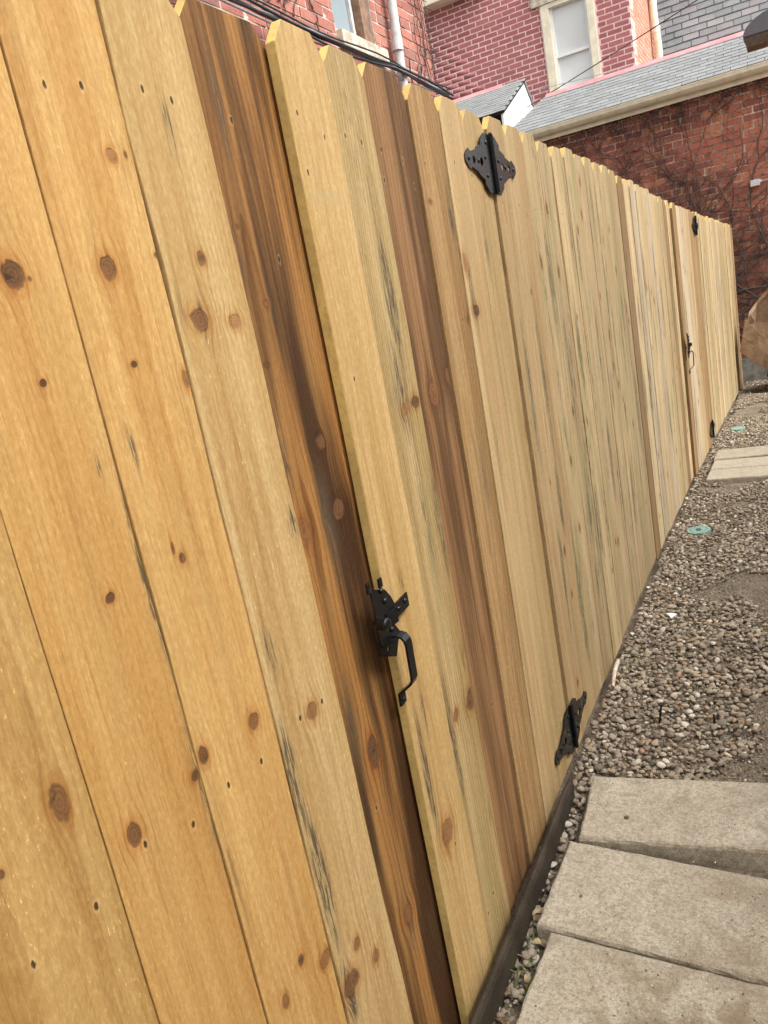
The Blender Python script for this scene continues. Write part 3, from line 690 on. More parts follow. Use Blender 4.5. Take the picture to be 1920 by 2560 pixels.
def strip(mb, pts, width_axis, wd, th):
    """bent flat strip; pts in (x, y, z), width along width_axis (unit)"""
    wv = Vector(width_axis)*wd/2; P = [Vector(p) for p in pts]; rings = []
    for i, p in enumerate(P):
        t = (P[min(i+1, len(P)-1)]-P[max(i-1, 0)]).normalized(); n = t.cross(Vector(width_axis)).normalized()*th/2
        rings.append([p+wv+n, p-wv+n, p-wv-n, p+wv-n])
    vs = [q for r_ in rings for q in r_]; fs = []
    for i in range(len(P)-1):
        for k in range(4): fs.append((i*4+k, i*4+(k+1) % 4, (i+1)*4+(k+1) % 4, (i+1)*4+k))
    fs += [(3, 2, 1, 0), tuple((len(P)-1)*4+k for k in range(4))]
    return mb.add(vs, fs)
def make_latch(parent, oy, oz, k=1.0):
    """thumb latch: keeper plate, pivoted bar, knob and strap pull; (oy, oz) = top left corner of the plate in the gate's own frame"""
    def P(y, z): return (oy+y*k, oz+z*k)
    def plate(loops, th, x):
        me = flat_curve([[P(*q) for q in lp] for lp in loops], th*k); me.materials.append(M['black']); return me
    lt = bpy.data.objects.new('latch', plate([[(0, 0), (.044, -.017), (.060, -.036), (.069, -.054), (.064, -.068), (.051, -.079), (.068, -.102), (.054, -.118), (-.002, -.096)]], .004, 0))
    COL.objects.link(lt); lt.parent = parent
    lt.matrix_local = Matrix(((0, 0, 1, .013), (1, 0, 0, 0), (0, 1, 0, 0), (0, 0, 0, 1)))
    def sub(name, me, x):
        o = bpy.data.objects.new(name, me); COL.objects.link(o); o.parent = lt; o.matrix_local = Matrix.Translation((0, 0, x)); return o
    sub('keeper_plate', plate([[(.000, -.093), (.050, -.106), (.067, -.122), (.052, -.142), (.003, -.118)], [P_ for P_ in hole_local(.030, -.118, .005)]], .003, 0), -.006)
    def part(name, mb, smooth=False, bev=0.0):
        o = mb.build(name, 'black', None, smooth=smooth, bevel=bev); o.parent = lt
        o.matrix_local = Matrix(((0, 1, 0, 0), (0, 0, 1, 0), (1, 0, 0, -.013), (0, 0, 0, 1))); return o
    # bar reaching up to the right with a bent end
    b_ = MB(); ya, za = P(.030, -.068)
    for (xa, y_a, xb, y_b) in ((.018, .0, .021, .030), (.021, .030, .0125, .040), (.0125, .040, .0115, .096)):
        hh = .0125*k
        b_.hexa([(xa, ya+y_a*k, za-hh), (xb, ya+y_b*k, za-hh), (xb-.003, ya+y_b*k, za-hh), (xa-.003, ya+y_a*k, za-hh), (xa, ya+y_a*k, za+hh), (xb, ya+y_b*k, za+hh), (xb-.003, ya+y_b*k, za+hh), (xa-.003, ya+y_a*k, za+hh)])
    part('latch_bar', b_)
    ky, kz = P(-.004, -.056)
    part('knob', MB().tube([(.012, ky+.004, kz), (.020, ky, kz), (.0205, ky, kz), (.036, ky-.003, kz), (.038, ky-.0032, kz)], [.005*k, .005*k, .0105*k, .0105*k, .008*k], 14))
    for (yy, zz, rr) in ((.036, -.034, .006), (.040, -.086, .0055), (.030, -.014, .005)):
        a = P(yy, zz); d_ = dome('rivet', None, (0, 0, 0), rr*k, .005*k); d_.parent = lt; d_.matrix_local = Matrix(((0, 1, 0, a[0]), (0, 0, 1, a[1]), (1, 0, 0, .0022), (0, 0, 0, 1)))
    for (yy, zz) in ((.112, -.066), (.084, -.069)):
        a = P(yy, zz); d_ = dome('screw', None, (0, 0, 0), .0055*k, .004*k); d_.parent = lt; d_.matrix_local = Matrix(((0, 1, 0, a[0]), (0, 0, 1, a[1]), (1, 0, 0, -.0015), (0, 0, 0, 1)))
    t0 = P(-.008, .012); t1 = P(.003, -.006)
    part('tab', MB().box(.010, .0135, t0[0], t1[0], t1[1], t0[1]), bev=.001)
    t0 = P(.034, .004); t1 = P(.046, -.012)
    part('tab', MB().box(.009, .0125, t0[0], t1[0], t1[1], t0[1]), bev=.001)
    # strap pull
    hb = MB(); a = P(.064, -.098)
    a = (a[0]-.010*k, a[1]-.004*k)
    strip(hb, [(.002, a[0]-.006, a[1]+.002), (.022, a[0]-.004, a[1]+.002), (.029, a[0]-.003, a[1]-.001), (.033, a[0]-.002, a[1]-.008), (.034, a[0]-.001, a[1]-.016), (.032, a[0], a[1]-.080*k), (.028, a[0], a[1]-.088*k), (.008, a[0]-.001, a[1]-.104*k), (.003, a[0]-.001, a[1]-.107*k), (.002, a[0]-.001, a[1]-.130*k)], (0, 1, 0), .021*k, .0042)
    hd = part('pull_handle', hb)
    d_ = dome('screw', None, (0, 0, 0), .0055*k, .004*k); d_.parent = lt; d_.matrix_local = Matrix(((0, 1, 0, a[0]-.001), (0, 0, 1, a[1]-.121*k), (1, 0, 0, -.009), (0, 0, 0, 1)))
    return lt
def hole_local(cy, cz, r): return [(cy+r*math.cos(2*math.pi*i/12), cz+r*math.sin(2*math.pi*i/12)) for i in range(12)]
make_latch(gate, 0.978-HY, 0.966, 1.0)
make_latch(gate2, G2A-G2B-0.012, 0.915-gz(G2B), 1.12)

# ------------------------------------------------------------------ edging strip along the near gate
def edging():
    mb = MB(); prof = [(0.0, -0.03), (0.0, .064), (.003, .073), (.009, .076), (.015, .073), (.018, .064), (.019, -0.03)]
    ys = np.linspace(0.55, 1.80, 18); rings = []
    for i, y in enumerate(ys):
        bow = 0.030+0.006*math.sin((y-0.5)*3.0); lean = 0.004
        dz = -0.006*math.sin(y*5.0) - (0.010 if i == 17 else 0)
        rings.append([(bow+a+lean*(c > .05), y, c+dz) for a, c in prof])
    n = len(prof); vs = [q for r_ in rings for q in r_]
    fs = [(i*n+k, i*n+k+1, (i+1)*n+k+1, (i+1)*n+k) for i in range(len(ys)-1) for k in range(n-1)] + [tuple(range(n)), tuple((len(ys)-1)*n+k for k in range(n-1, -1, -1))]
    o = mb.add(vs, fs).build('garden_edging', 'edging', smooth=False)
    tag(o, 'dark weathered edging strip standing along the foot of the nearer gate', 'edging')
edging()

# ------------------------------------------------------------------ pavers
def paver(corners, ztop, thick, label, group=None, dzdx=0.0):
    """corners: far left, far right, near right, near left (x, y)"""
    cx_ = sum(c[0] for c in corners)/4; cy_ = sum(c[1] for c in corners)/4
    n = 26; vs = []
    fl, fr, nr, nl = [Vector((c[0], c[1], 0)) for c in corners]
    mb = MB()
    def at(a, c, z): 
        p = (fl*(1-a)+fr*a)*(1-c)+(nl*(1-a)+nr*a)*c
        return (p.x-cx_, p.y-cy_, z+dzdx*(p.x-corners[0][0]))
    jr = random.Random(int(abs(cy_)*1000))
    ring = [(k/n, 0) for k in range(n)]+[(1, k/10) for k in range(10)]+[(1-k/n, 1) for k in range(n)]+[(0, 1-k/10) for k in range(10)]
    def loop(z, ins, jit):
        out = []
        for (a, c) in ring:
            aa = min(max(a, ins/.65), 1-ins/.65); cc = min(max(c, ins/.27), 1-ins/.27)
            x_, y_, z_ = at(aa, cc, z); out.append((x_+jr.uniform(-jit, jit), y_+jr.uniform(-jit, jit), z_+jr.uniform(-jit, jit)*.4))
        return out
    L = [loop(ztop-thick, 0, .001), loop(ztop-.011, 0, .0014), loop(ztop-.004, .0022, .0015), loop(ztop-.0005, .007, .0006)]
    m_ = len(ring); vs = [q for l in L for q in l]
    fs = [(i*m_+k, i*m_+(k+1) % m_, (i+1)*m_+(k+1) % m_, (i+1)*m_+k) for i in range(3) for k in range(m_)] + [tuple(range(m_-1, -1, -1)), tuple(3*m_+k for k in range(m_))]
    o = mb.add(vs, fs).build('paver', 'paver'); o.location = (cx_, cy_, 0)
    return tag(o, label, 'paver', group)
paver([(0.089, 1.852), (0.735, 1.935), (0.738, 1.672), (0.108, 1.592)], 0.050, 0.062, 'grey concrete paver lying level against the gravel, raised edge over the next slab')
paver([(0.087, 1.584), (0.740, 1.615), (0.745, 1.325), (0.083, 1.302)], 0.046, 0.060, 'grey concrete paver between two others, sunk at one end below its neighbour', dzdx=-0.085)
paver([(0.116, 1.294), (0.744, 1.316), (0.742, 1.020), (0.106, 1.000)], 0.043, 0.058, 'grey concrete paver with a brown dirt stain on its middle', dzdx=-0.080)
zf = gz(5.5)+0.035
def P2(px, py, z): q = onz(px, py, z); return (q[0], q[1])
def far_p(ya, yb, xl, z, label, dzdx=0.0):
    paver([(xl+.006, yb), (xl+.72, yb+.02), (xl+.72, ya+.02), (xl, ya)], z, .055, label, None, dzdx)
y0, y1, y2, y3 = [onz(px, py, zf)[1] for px, py in ((1760, 1199), (1775, 1173), (1783, 1150), (1792, 1127))]
xl = onz(1770, 1185, zf)[0]
far_p(y0, y1-.012, xl-.004, zf, 'flat grey paver of the distant row on the side of the lettered teal cover')
far_p(y1+.004, y2-.012, xl+.003, zf, 'flat grey middle paver of the distant row of three')
far_p(y2+.004, y3, xl+.004, zf+.004, 'flat grey last paver of the distant row, tilted up towards one end', .02)

# ------------------------------------------------------------------ gravel
def ico(sub):
    bm = bmesh.new(); bmesh.ops.create_icosphere(bm, subdivisions=sub, radius=1.0)
    V = np.array([v.co[:] for v in bm.verts]); F = np.array([[v.index for v in f.verts] for f in bm.faces]); bm.free(); return V, F
from mathutils import noise as mnoise
def paver_clear(x, y):
    if 0.985 < y < 1.94 and x > 0.078 and not (y < 1.305 and x < 0.098): return False
    if y0 < y < y3+.01 and x > xl-.01: return False
    if (x-0.152)**2+(y-4.147)**2 < .066**2: return False
    if (x-0.188)**2+(y-7.12)**2 < .066**2: return False
    return True
def scatter(x0, x1, ya, yb, cell, sub, smin, smax, dens, zoff, name):
    V0, F0_ = ico(sub); nx = int((x1-x0)/cell); ny = int((yb-ya)/cell)
    X, Y = np.meshgrid(np.arange(nx), np.arange(ny)); X = X.ravel(); Y = Y.ravel()
    px = x0+(X+nrng.uniform(0, 1, X.size))*cell; py = ya+(Y+nrng.uniform(0, 1, X.size))*cell
    keep = np.array([paver_clear(a, c) and (mnoise.fractal(Vector((a*2.2, c*1.3, 3.0)), .7, 2.0, 3) < dens-0.8*max(0, a-.36)+(.4 if a < .2 else 0)) and a > fx(c)+.014+.012*mnoise.noise(Vector((0, c*6.0, 1.0))) for a, c in zip(px, py)])
    px, py = px[keep], py[keep]; n = len(px)
    sz = np.exp(nrng.uniform(math.log(smin), math.log(smax), n))
    ax = np.stack([sz*nrng.uniform(.8, 1.25, n), sz*nrng.uniform(.62, 1.0, n), sz*nrng.uniform(.34, .66, n)], -1)
    # lumpy unit shape variants
    vid = nrng.integers(0, 24, n); var = []
    for k in range(24):
        lump = np.array([1+.34*mnoise.noise(Vector(q)*1.3+Vector((k*5.1, 0, 0))) + .10*mnoise.noise(Vector(q)*3.0+Vector((0, k*3.7, 0))) for q in V0]); var.append(V0*lump[:, None])
    var = np.array(var)
    ang = nrng.uniform(0, 2*math.pi, n); tl = nrng.normal(0, .28, n); tl2 = nrng.normal(0, .28, n)
    P = var[vid]*ax[:, None, :]
    c, s_ = np.cos(tl)[:, None], np.sin(tl)[:, None]; P = np.stack([P[..., 0], c*P[..., 1]-s_*P[..., 2], s_*P[..., 1]+c*P[..., 2]], -1)
    c, s_ = np.cos(tl2)[:, None], np.sin(tl2)[:, None]; P = np.stack([c*P[..., 0]+s_*P[..., 2], P[..., 1], -s_*P[..., 0]+c*P[..., 2]], -1)
    c, s_ = np.cos(ang)[:, None], np.sin(ang)[:, None]; P = np.stack([c*P[..., 0]-s_*P[..., 1], s_*P[..., 0]+c*P[..., 1], P[..., 2]], -1)
    gzv = np.array([gz(q) for q in py])
    P += np.stack([px, py, gzv+zoff+sz*.25+nrng.uniform(-.004, .006, n)], -1)[:, None, :]
    F = (F0_[None]+(np.arange(n)*len(V0))[:, None, None]).reshape(-1, 3)
    o = npmesh(name, P.reshape(-1, 3), F, 'pebble', None, True)
    return o, n
def gravel(*a): 
    o, n = scatter(*a); return o
g1 = gravel(0.01, 1.25, 0.5, 4.3, 0.0165, 2, .0048, .0138, .30, -.004, 'gravel'); tag(g1, 'loose river gravel between the fence and the pavers', 'gravel', kind='stuff')
g2 = gravel(0.01, 1.6, 4.3, 10.35, .0205, 1, .0070, .0150, .30, -.003, 'gravel'); tag(g2, 'loose river gravel along the foot of the far fence', 'gravel', kind='stuff')
g3 = gravel(0.0, 0.85, 0.5, 6.0, .0130, 1, .0022, .0055, 1.5, -.010, 'grit'); tag(g3, 'fine grit and crumbs of soil among the gravel', 'grit', kind='stuff')

# ------------------------------------------------------------------ pieces laid in courses
def vproj(p):
    d = np.array(p)-CAM; z = d@_f
    return (IW/2+FL*(d@_r)/z, IH/2-FL*(d@_u)/z, z)
def brick_proto(name, L, Hh, D, mat, k=5, jit=.0025):
    out = []
    for i in range(k):
        j = random.Random(i*17+3); 
        e = lambda: j.uniform(-jit, jit)
        c = [(-D, -L/2+e(), -Hh/2+e()), (0+e(), -L/2+e(), -Hh/2+e()), (0+e(), L/2+e(), -Hh/2+e()), (-D, L/2+e(), -Hh/2+e()), (-D, -L/2+e(), Hh/2+e()), (0+e(), -L/2+e(), Hh/2+e()), (0+e(), L/2+e(), Hh/2+e()), (-D, L/2+e(), Hh/2+e())]
        o = MB().hexa(c).build(name, mat); out.append(o.data); bpy.data.objects.remove(o)
    return out
def lay(parent, name, items, protos, matkey, limit=300):
    """items: (matrix, proto index). the largest in view become objects, the rest one joined part"""
    def score(m):
        p = m.translation; x, y, z = vproj(p)
        if z <= 0.1 or not (-30 < x < IW+30 and -30 < y < IH+30): return -1
        # hidden behind the fence
        q = np.array(p); t = (0-CAM[0])/(q[0]-CAM[0]) if q[0] < 0 else 2
        if 0 < t < 1:
            h = CAM+(q-CAM)*t
            if h[2] < ftop(h[1])-.05 and h[1] < 9.9: return -1
        return 1.0/z
    sc_ = sorted(((score(m), i) for i, (m, k) in enumerate(items)), reverse=True)
    pick = set(i for s_, i in sc_[:limit] if s_ > 0)
    for i in pick:
        m, k = items[i]; o = bpy.data.objects.new(name, protos[k % len(protos)]); COL.objects.link(o); o.parent = parent
        o.matrix_local = parent_inv(parent) @ m
    rest = [items[i] for i in range(len(items)) if i not in pick]
    if rest:
        PV = [np.array([v.co[:] for v in me.vertices]) for me in protos]; PF = [np.array([list(p.vertices) for p in me.polygons]) for me in protos]
        Vs = []; Fs = []; off = 0; inv = parent_inv(parent)
        for m, k in rest:
            k %= len(protos); mm = np.array(inv @ m); V = PV[k]@mm[:3, :3].T+mm[:3, 3]
            Vs.append(V); Fs.append(PF[k]+off); off += len(V)
        o = npmesh(name, np.concatenate(Vs), np.concatenate(Fs), matkey, parent); o['kind'] = 'stuff'
def parent_inv(o):
    m = Matrix.Identity(4); 
    while o is not None: m = (Matrix.Translation(o.location) @ o.rotation_euler.to_matrix().to_4x4()) @ m; o = o.parent
    return m.inverted()
def brick_wall(parent, origin, along, normal, length, z0, z1, protos, matkey, course=.075, L=.215, holes=(), header_every=7, jx=.004, offset=.0):
    """wall in the plane origin + s*along; bricks are proud of it towards normal"""
    def clip(a, c, z_):
        for (h0, h1, k0, k1) in holes:
            if k0 < z_+course/2 < k1:
                if a < h0 < c: c = h0
                elif a < h1 < c: a = h1
                elif h0 <= a and c <= h1: return a, a
        return a, c
    al = Vector(along); no = Vector(normal); up = Vector((0, 0, 1)); rowi = 0; z = z0; items = []
    rr = random.Random(int(length*100)+int(z1*10)); base = Matrix((no.to_4d(), al.to_4d(), up.to_4d(), (0, 0, 0, 1))).transposed()
    for i in range(3): base[3][i] = 0
    while z+course <= z1+1e-6:
        hd = header_every and rowi % header_every == header_every-1
        l = L/2 if hd else L
        s = -(rowi % 2)*L/2*(0.5 if hd else 1)
        while s < length:
            a, c = max(s, 0), min(s+l, length)
            a, c = clip(a, c, z)
            if c-a > .03:
                scl = (c-a-.011)/(L-.011)
                m = Matrix.Translation(Vector(origin)+al*((a+c)/2)+up*(z+course/2-Vector(origin).z)+no*rr.uniform(-.002, jx)) @ base @ Euler((rr.gauss(0, .006), rr.gauss(0, .006), rr.gauss(0, .008))).to_matrix().to_4x4() @ Matrix.Diagonal((1, scl, 1, 1))
                items.append((m, rr.randrange(len(protos))))
            s += l
        z += course; rowi += 1
    return items

# ------------------------------------------------------------------ ivy-grown outbuilding at the end
YW = 10.40
ivy = thing('brick_outbuilding', 'low red brick building overgrown with bare vines, grey shingle roof and cream gutter', 'building', (0, YW, gz(YW)))
io = (0, YW, gz(YW))
WX0, WX1, WZ1 = -2.42, 3.2, 3.28
def rel(mb_fn, name, mat, parent, o, **kw): return mb_fn.build(name, mat, parent, loc=(-o[0], -o[1], -o[2]), **kw)
wall = rel(MB().box(WX0, WX1, YW+.006, YW+.9, -.5, WZ1), 'wall', 'mortar_dark', ivy, io)
pb = brick_proto('brick', .200, .061, .06, 'brick_ivy', 6, .0035)
def W(obj_): bpy.context.view_layer.update(); return obj_
items = brick_wall(wall, (WX0, YW, .12), (1, 0, 0), (0, -1, 0), WX1-WX0, .12, WZ1-.02, pb, 'brick_ivy')
lay(wall, 'brick', items, pb, 'brick_ivy')
fnd = rel(MB().box(WX0-.02, WX1, YW-.035, YW+.004, -.5, .118), 'foundation', 'concrete_old', ivy, io, bevel=.006)
# gutter (ogee) and fascia
GE = YW-.20; GZ = 3.262
def gutter(y, z, x0, x1):
    pr = [(0.10, .0), (0.10, -.075), (.045, -.080), (.02, -.062), (.0, -.040), (-.006, -.012), (-.012, .0), (-.004, .004), (.002, -.006), (.008, -.036), (.028, -.058), (.05, -.072), (.09, -.068), (.094, .0)]
    return MB().prism([(x0, y+a, z+c) for a, c in pr], [(x1, y+a, z+c) for a, c in pr])
rel(gutter(GE, GZ, -2.42, 3.2), 'gutter', 'cream', ivy, io)
rel(MB().box(-2.41, 3.2, GE+.104, GE+.125, GZ-.13, GZ+.005), 'fascia', 'cream', ivy, io)
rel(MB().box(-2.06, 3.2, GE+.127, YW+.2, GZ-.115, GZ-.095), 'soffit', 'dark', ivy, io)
RP = R(29); RX0, RX1 = -2.425, 3.2; RY0, RZ0 = GE+.015, GZ+.012
RLEN = 1.10
rdir = Vector((0, math.cos(RP), math.sin(RP))); rn = Vector((0, -math.sin(RP), math.cos(RP)))
def slope_box(x0, x1, s0, s1, t0, t1, oy_, oz_, rd, n_):
    c = []
    for t in (t0, t1):
        for (x_, s_) in ((x0, s0), (x1, s0), (x1, s1), (x0, s1)):
            p = Vector((x_, oy_, oz_))+rd*s_+n_*t; c.append(tuple(p))
    return MB().hexa(c)
rx0 = lambda s_: -2.44+.36*s_
def rp(x_, s_, t_): return tuple(Vector((x_, RY0, RZ0))+rdir*s_+rn*t_)
rq = [(rx0(0), 0), (RX1, 0), (RX1, RLEN), (rx0(RLEN), RLEN)]
roof = rel(MB().prism([rp(a, c, -.03) for a, c in rq], [rp(a, c, -.002) for a, c in rq]), 'roof', 'dark', ivy, io)
bd_ = rel(slope_box(-2.06, RX1, 0, RLEN, -.03, -.004, RY0+2*RLEN*math.cos(RP), RZ0, Vector((0, -math.cos(RP), math.sin(RP))), Vector((0, math.sin(RP), math.cos(RP)))), 'back_roof', 'shingle', ivy, io)
def shingle_protos(L, Ex, th, mat, k=4):
    out = []
    for i in range(k):
        j = random.Random(i+5); e = lambda: j.uniform(-.002, .002)
        hw = L/2-.003
        c = [(-hw+e(), -.01, -.001), (hw+e(), -.01+0, -.001), (hw, Ex+.03, -.004), (-hw, Ex+.03, -.004), (-hw+e(), -.012+e(), th), (hw+e(), -.012+e(), th), (hw, Ex+.03, th*.25), (-hw, Ex+.03, th*.25)]
        o = MB().hexa(c).build('shingle', mat); out.append(o.data); bpy.data.objects.remove(o)
    return out
def shingles(parent, x0, x1, slen, oy_, oz_, rd, n_, ex, L, protos, mat, name='shingle', limit=300):
    xa = Vector((1, 0, 0)); base = Matrix((xa.to_4d(), rd.to_4d(), n_.to_4d(), (0, 0, 0, 1))).transposed()
    for i in range(3): base[3][i] = 0
    items = []; s_ = 0; row = 0; j = random.Random(4)
    X0 = x0
    while s_ < slen-.02:
        x0 = X0(s_) if callable(X0) else X0
        x_ = (x0 if not callable(X0) else -2.5)+L/2-(row % 2)*L/2
        while x_+L/2 < x0: x_ += L
        while x_-L/2 < x1:
            a, c = max(x_-L/2, x0), min(x_+L/2, x1)
            if c-a > .03:
                m = Matrix.Translation(Vector(((a+c)/2, oy_, oz_))+rd*s_+n_*(.001+j.uniform(0, .002))) @ base @ Matrix.Rotation(j.gauss(0, .006), 4, 'Z') @ Matrix.Diagonal(((c-a)/L, 1, 1, 1)); items.append((m, j.randrange(4)))
            x_ += L
        s_ += ex; row += 1
    lay(parent, name, items, protos, mat, limit)
sp = shingle_protos(.168, .10, .009, 'shingle')
shingles(roof, rx0, RX1, RLEN, RY0, RZ0, rdir, rn, .1, .168, sp, 'shingle')
# pink ridge cap
pk = Vector((0, RY0, RZ0))+rdir*RLEN
rel(MB().prism([(-2.06, pk.y-.085, pk.z-.032), (-2.06, pk.y+.0, pk.z+.028), (-2.06, pk.y+.085, pk.z-.032), (-2.06, pk.y, pk.z+.008)], [(RX1, pk.y-.085, pk.z-.032), (RX1, pk.y+.0, pk.z+.028), (RX1, pk.y+.085, pk.z-.032), (RX1, pk.y, pk.z+.008)]), 'ridge_cap', 'pink', ivy, io)
# little cross gable behind its corner: white end board, shingled slope, pink ridge
gb = thing('dormer_roof', 'small shingled gable roof with a white triangular end and pink ridge flashing', 'roof', (-3.2, 11.5, 3.4))
go = (-3.2, 11.5, 3.4); AX, AY, AZ = -2.43, 11.518, 4.175
dn = Vector((0, -(AY-10.106), -(AZ-3.509))).normalized(); rd2 = -dn; SL = 1.30
n2_ = Vector((0, -rd2.z, rd2.y))
r2 = rel(slope_box(-5.2, AX+.02, 0, SL, -.03, -.002, AY+dn.y*SL, AZ+dn.z*SL, rd2, n2_), 'roof', 'dark', gb, go)
shingles(r2, -5.2, AX+.03, SL-.02, AY+dn.y*SL, AZ+dn.z*SL, rd2, n2_, .1, .168, sp, 'shingle', limit=120)
rel(slope_box(-5.2, AX+.02, 0, 1.0, -.03, -.002, AY+1.0*math.cos(R(40)), AZ-1.0*math.sin(R(40)), Vector((0, -math.cos(R(40)), math.sin(R(40)))), Vector((0, math.sin(R(40)), math.cos(R(40))))), 'back_roof', 'shingle', gb, go)
pA = [(AX, AY, AZ-.015), (AX, AY+dn.y*(SL-.03), AZ+dn.z*(SL-.03)), (AX, AY+dn.y*(SL-.03), 3.1), (AX, AY+.74, 3.1), (AX, AY+.74, AZ-.62)]
rel(MB().prism(pA, [(x_-.03, y_, z_) for x_, y_, z_ in pA]), 'gable_board', 'white', gb, go)
rel(MB().prism([(-5.2, AY-.07, AZ-.028), (-5.2, AY, AZ+.03), (-5.2, AY+.07, AZ-.035), (-5.2, AY, AZ+.006)], [(AX-.3, AY-.07, AZ-.028), (AX-.3, AY, AZ+.03), (AX-.3, AY+.07, AZ-.035), (AX-.3, AY, AZ+.006)]), 'ridge_cap', 'pink', gb, go)
rel(MB().box(-5.2, AX-.04, AY-1.0, AY+.5, 2.2, 3.50), 'wall', 'brick_left', gb, go)

# ------------------------------------------------------------------ brick house behind the fence (left)
XL, YC = -2.0, 7.0
lh = thing('brick_house', 'weathered red brick house close behind the fence, with grey drainpipe and recessed sash window', 'house', (XL-2, 3, 0))
lo = (XL-2, 3, 0); WY0, WY1, WZ0_, WZ1_ = 5.285, 5.90, 3.345, 4.85
wl = rel(MB().box(XL-.30, XL-.004, -4, WY0, -.3, 6.6).box(XL-.30, XL-.004, WY1, YC-.004, -.3, 6.6).box(XL-.30, XL-.004, WY0, WY1, -.3, WZ0_-.0).box(XL-.30, XL-.004, WY0, WY1, WZ1_, 6.6), 'wall', 'mortar_pale', lh, lo)
pl = brick_proto('brick', .202, .063, .05, 'brick_left', 6, .0025)
items = brick_wall(wl, (XL, -4, 0), (0, 1, 0), (1, 0, 0), YC+4, 0.0, 6.6, pl, 'brick_left', holes=[(WY0+4, WY1+4, WZ0_-.12, WZ1_)])
lay(wl, 'brick', items, pl, 'brick_left')
rel(MB().box(-6.5, XL-.31, -4, YC-.01, -.3, 6.6), 'house_core', 'mortar_dark', lh, lo)
sill = rel(MB().hexa([(XL-.12, WY0-.0, WZ0_-.115), (XL+.045, WY0-.0, WZ0_-.115), (XL+.045, WY1+.10, WZ0_-.115), (XL-.12, WY1+.10, WZ0_-.115), (XL-.12, WY0-.0, WZ0_+.004), (XL+.045, WY0-.0, WZ0_-.014), (XL+.045, WY1+.10, WZ0_-.014), (XL-.12, WY1+.10, WZ0_+.004)]), 'window_sill', 'stone', lh, lo, bevel=.006)
wn = rel(MB().box(XL-.16, XL-.02, WY0, WY0+.03, WZ0_+.006, WZ1_).box(XL-.16, XL-.02, WY1-.13, WY1-.002, WZ0_+.006, WZ1_).box(XL-.16, XL-.05, WY0+.03, WY1-.13, WZ0_+.006, WZ0_+.03), 'window', 'frame_brown', lh, lo)
rel(MB().box(XL-.10, XL-.094, WY0+.03, WY1-.13, WZ0_+.03, WZ1_), 'pane', 'glass_sky_tint', wn, (0, 0, 0))
rel(MB().box(XL-.092, XL-.07, WY1-.20, WY1-.165, WZ0_+.032, WZ1_).box(XL-.092, XL-.07, WY0+.032, WY0+.06, WZ0_+.032, WZ1_), 'sash', 'pipe_grey', wn, (0, 0, 0))
# drainpipe
dp = MB().tube([(XL+.07, 6.18, 6.5), (XL+.07, 6.165, 3.72), (XL+.07, 6.13, 3.15), (XL+.07, 6.12, .05)], .037, 14)
dpo = rel(dp, 'drainpipe', 'pipe_grey', lh, lo, smooth=True)
rel(MB().tube([(XL+.07, 6.138, 3.42), (XL+.07, 6.130, 3.34)], .044, 14), 'pipe_collar', 'pipe_grey', dpo, (0, 0, 0), smooth=False)
rel(MB().tube([(XL+.07, 6.172, 4.02), (XL+.07, 6.170, 3.95)], .043, 14), 'pipe_collar', 'pipe_grey', dpo, (0, 0, 0), smooth=False)
rel(MB().box(-6.6, XL+.35, -4.2, YC+.3, 6.6, 6.75), 'eave', 'cream', lh, lo)
# service cables strung along that wall
for i, (dz, dx, rad, mt, sg) in enumerate([(0.0, .10, .016, 'cable', .02), (.035, .09, .010, 'cable_grey', .03), (-.03, .12, .011, 'cable', .045), (.055, .11, .008, 'cable', .012), (-.052, .10, .009, 'cable_grey', .035), (.018, .135, .012, 'cable', .05)]):
    pts = []
    for k in range(29):
        y = -1+8.05*k/28; t = (k/28*3.5) % 1
        pts.append((XL+dx+.012*math.sin(k*1.3+i), y, 3.175+dz*.62-sg*.7*4*t*(1-t)+.008*math.sin(k*.9+i*2)))
    o = MB().tube(pts, rad*.72, 8).build('cable', mt, smooth=True)
    tag(o, 'thin grey cable in the bundle strung along the weathered brick house' if mt == 'cable_grey' else 'black cable in the bundle strung along the weathered brick house', 'cable', 'cables strung along the brick house')
for k, (yy, zz) in enumerate([(6.35, 3.14)]):
    pts = [(XL+.10+.02*math.sin(a*3), yy+.10*math.sin(a*2.2+k), zz+.11*math.sin(a*3.1+k)+.05*a) for a in np.linspace(0, 2.2, 14)]
    tag(MB().tube(pts, .006, 6).build('cable_tail', 'cable', smooth=True), 'loose black cable end curling out of the bundle on the brick house', 'cable')

# ------------------------------------------------------------------ maroon house
YM = 13.0; XM = -1.17
mh = thing('brick_house', 'maroon painted brick house with pink joints and a tall cream sash window', 'house', (-4, 15, 0))
mo = (-4, 15, 0); QX0, QX1, QZ0, QZ1 = -2.43, -1.66, 3.6, 5.42
wm = rel(MB().box(-8, QX0, YM+.004, YM+.3, -.3, 7.4).box(QX1, XM, YM+.004, YM+.3, -.3, 7.4).box(QX0, QX1, YM+.004, YM+.3, -.3, QZ0).box(QX0, QX1, YM+.004, YM+.3, QZ1, 7.4), 'wall', 'mortar_pink', mh, mo)
pm = brick_proto('brick', .198, .057, .05, 'brick_maroon', 6, .0012)
items = brick_wall(wm, (-7, YM, 3.0), (1, 0, 0), (0, -1, 0), XM+7, 3.0, 7.35, pm, 'brick_maroon', holes=[(QX0-.02+7, QX1+.02+7, QZ0, QZ1+.2)], header_every=0, jx=.002)
lay(wm, 'brick', items, pm, 'brick_maroon')
ws = rel(MB().box(XM-.4, XM-.004, YM+.31, 15.6, -.3, 7.4), 'side_wall', 'mortar_pink', mh, mo)
po_ = brick_proto('brick', .198, .057, .05, 'brick_side_lit', 5, .0012)
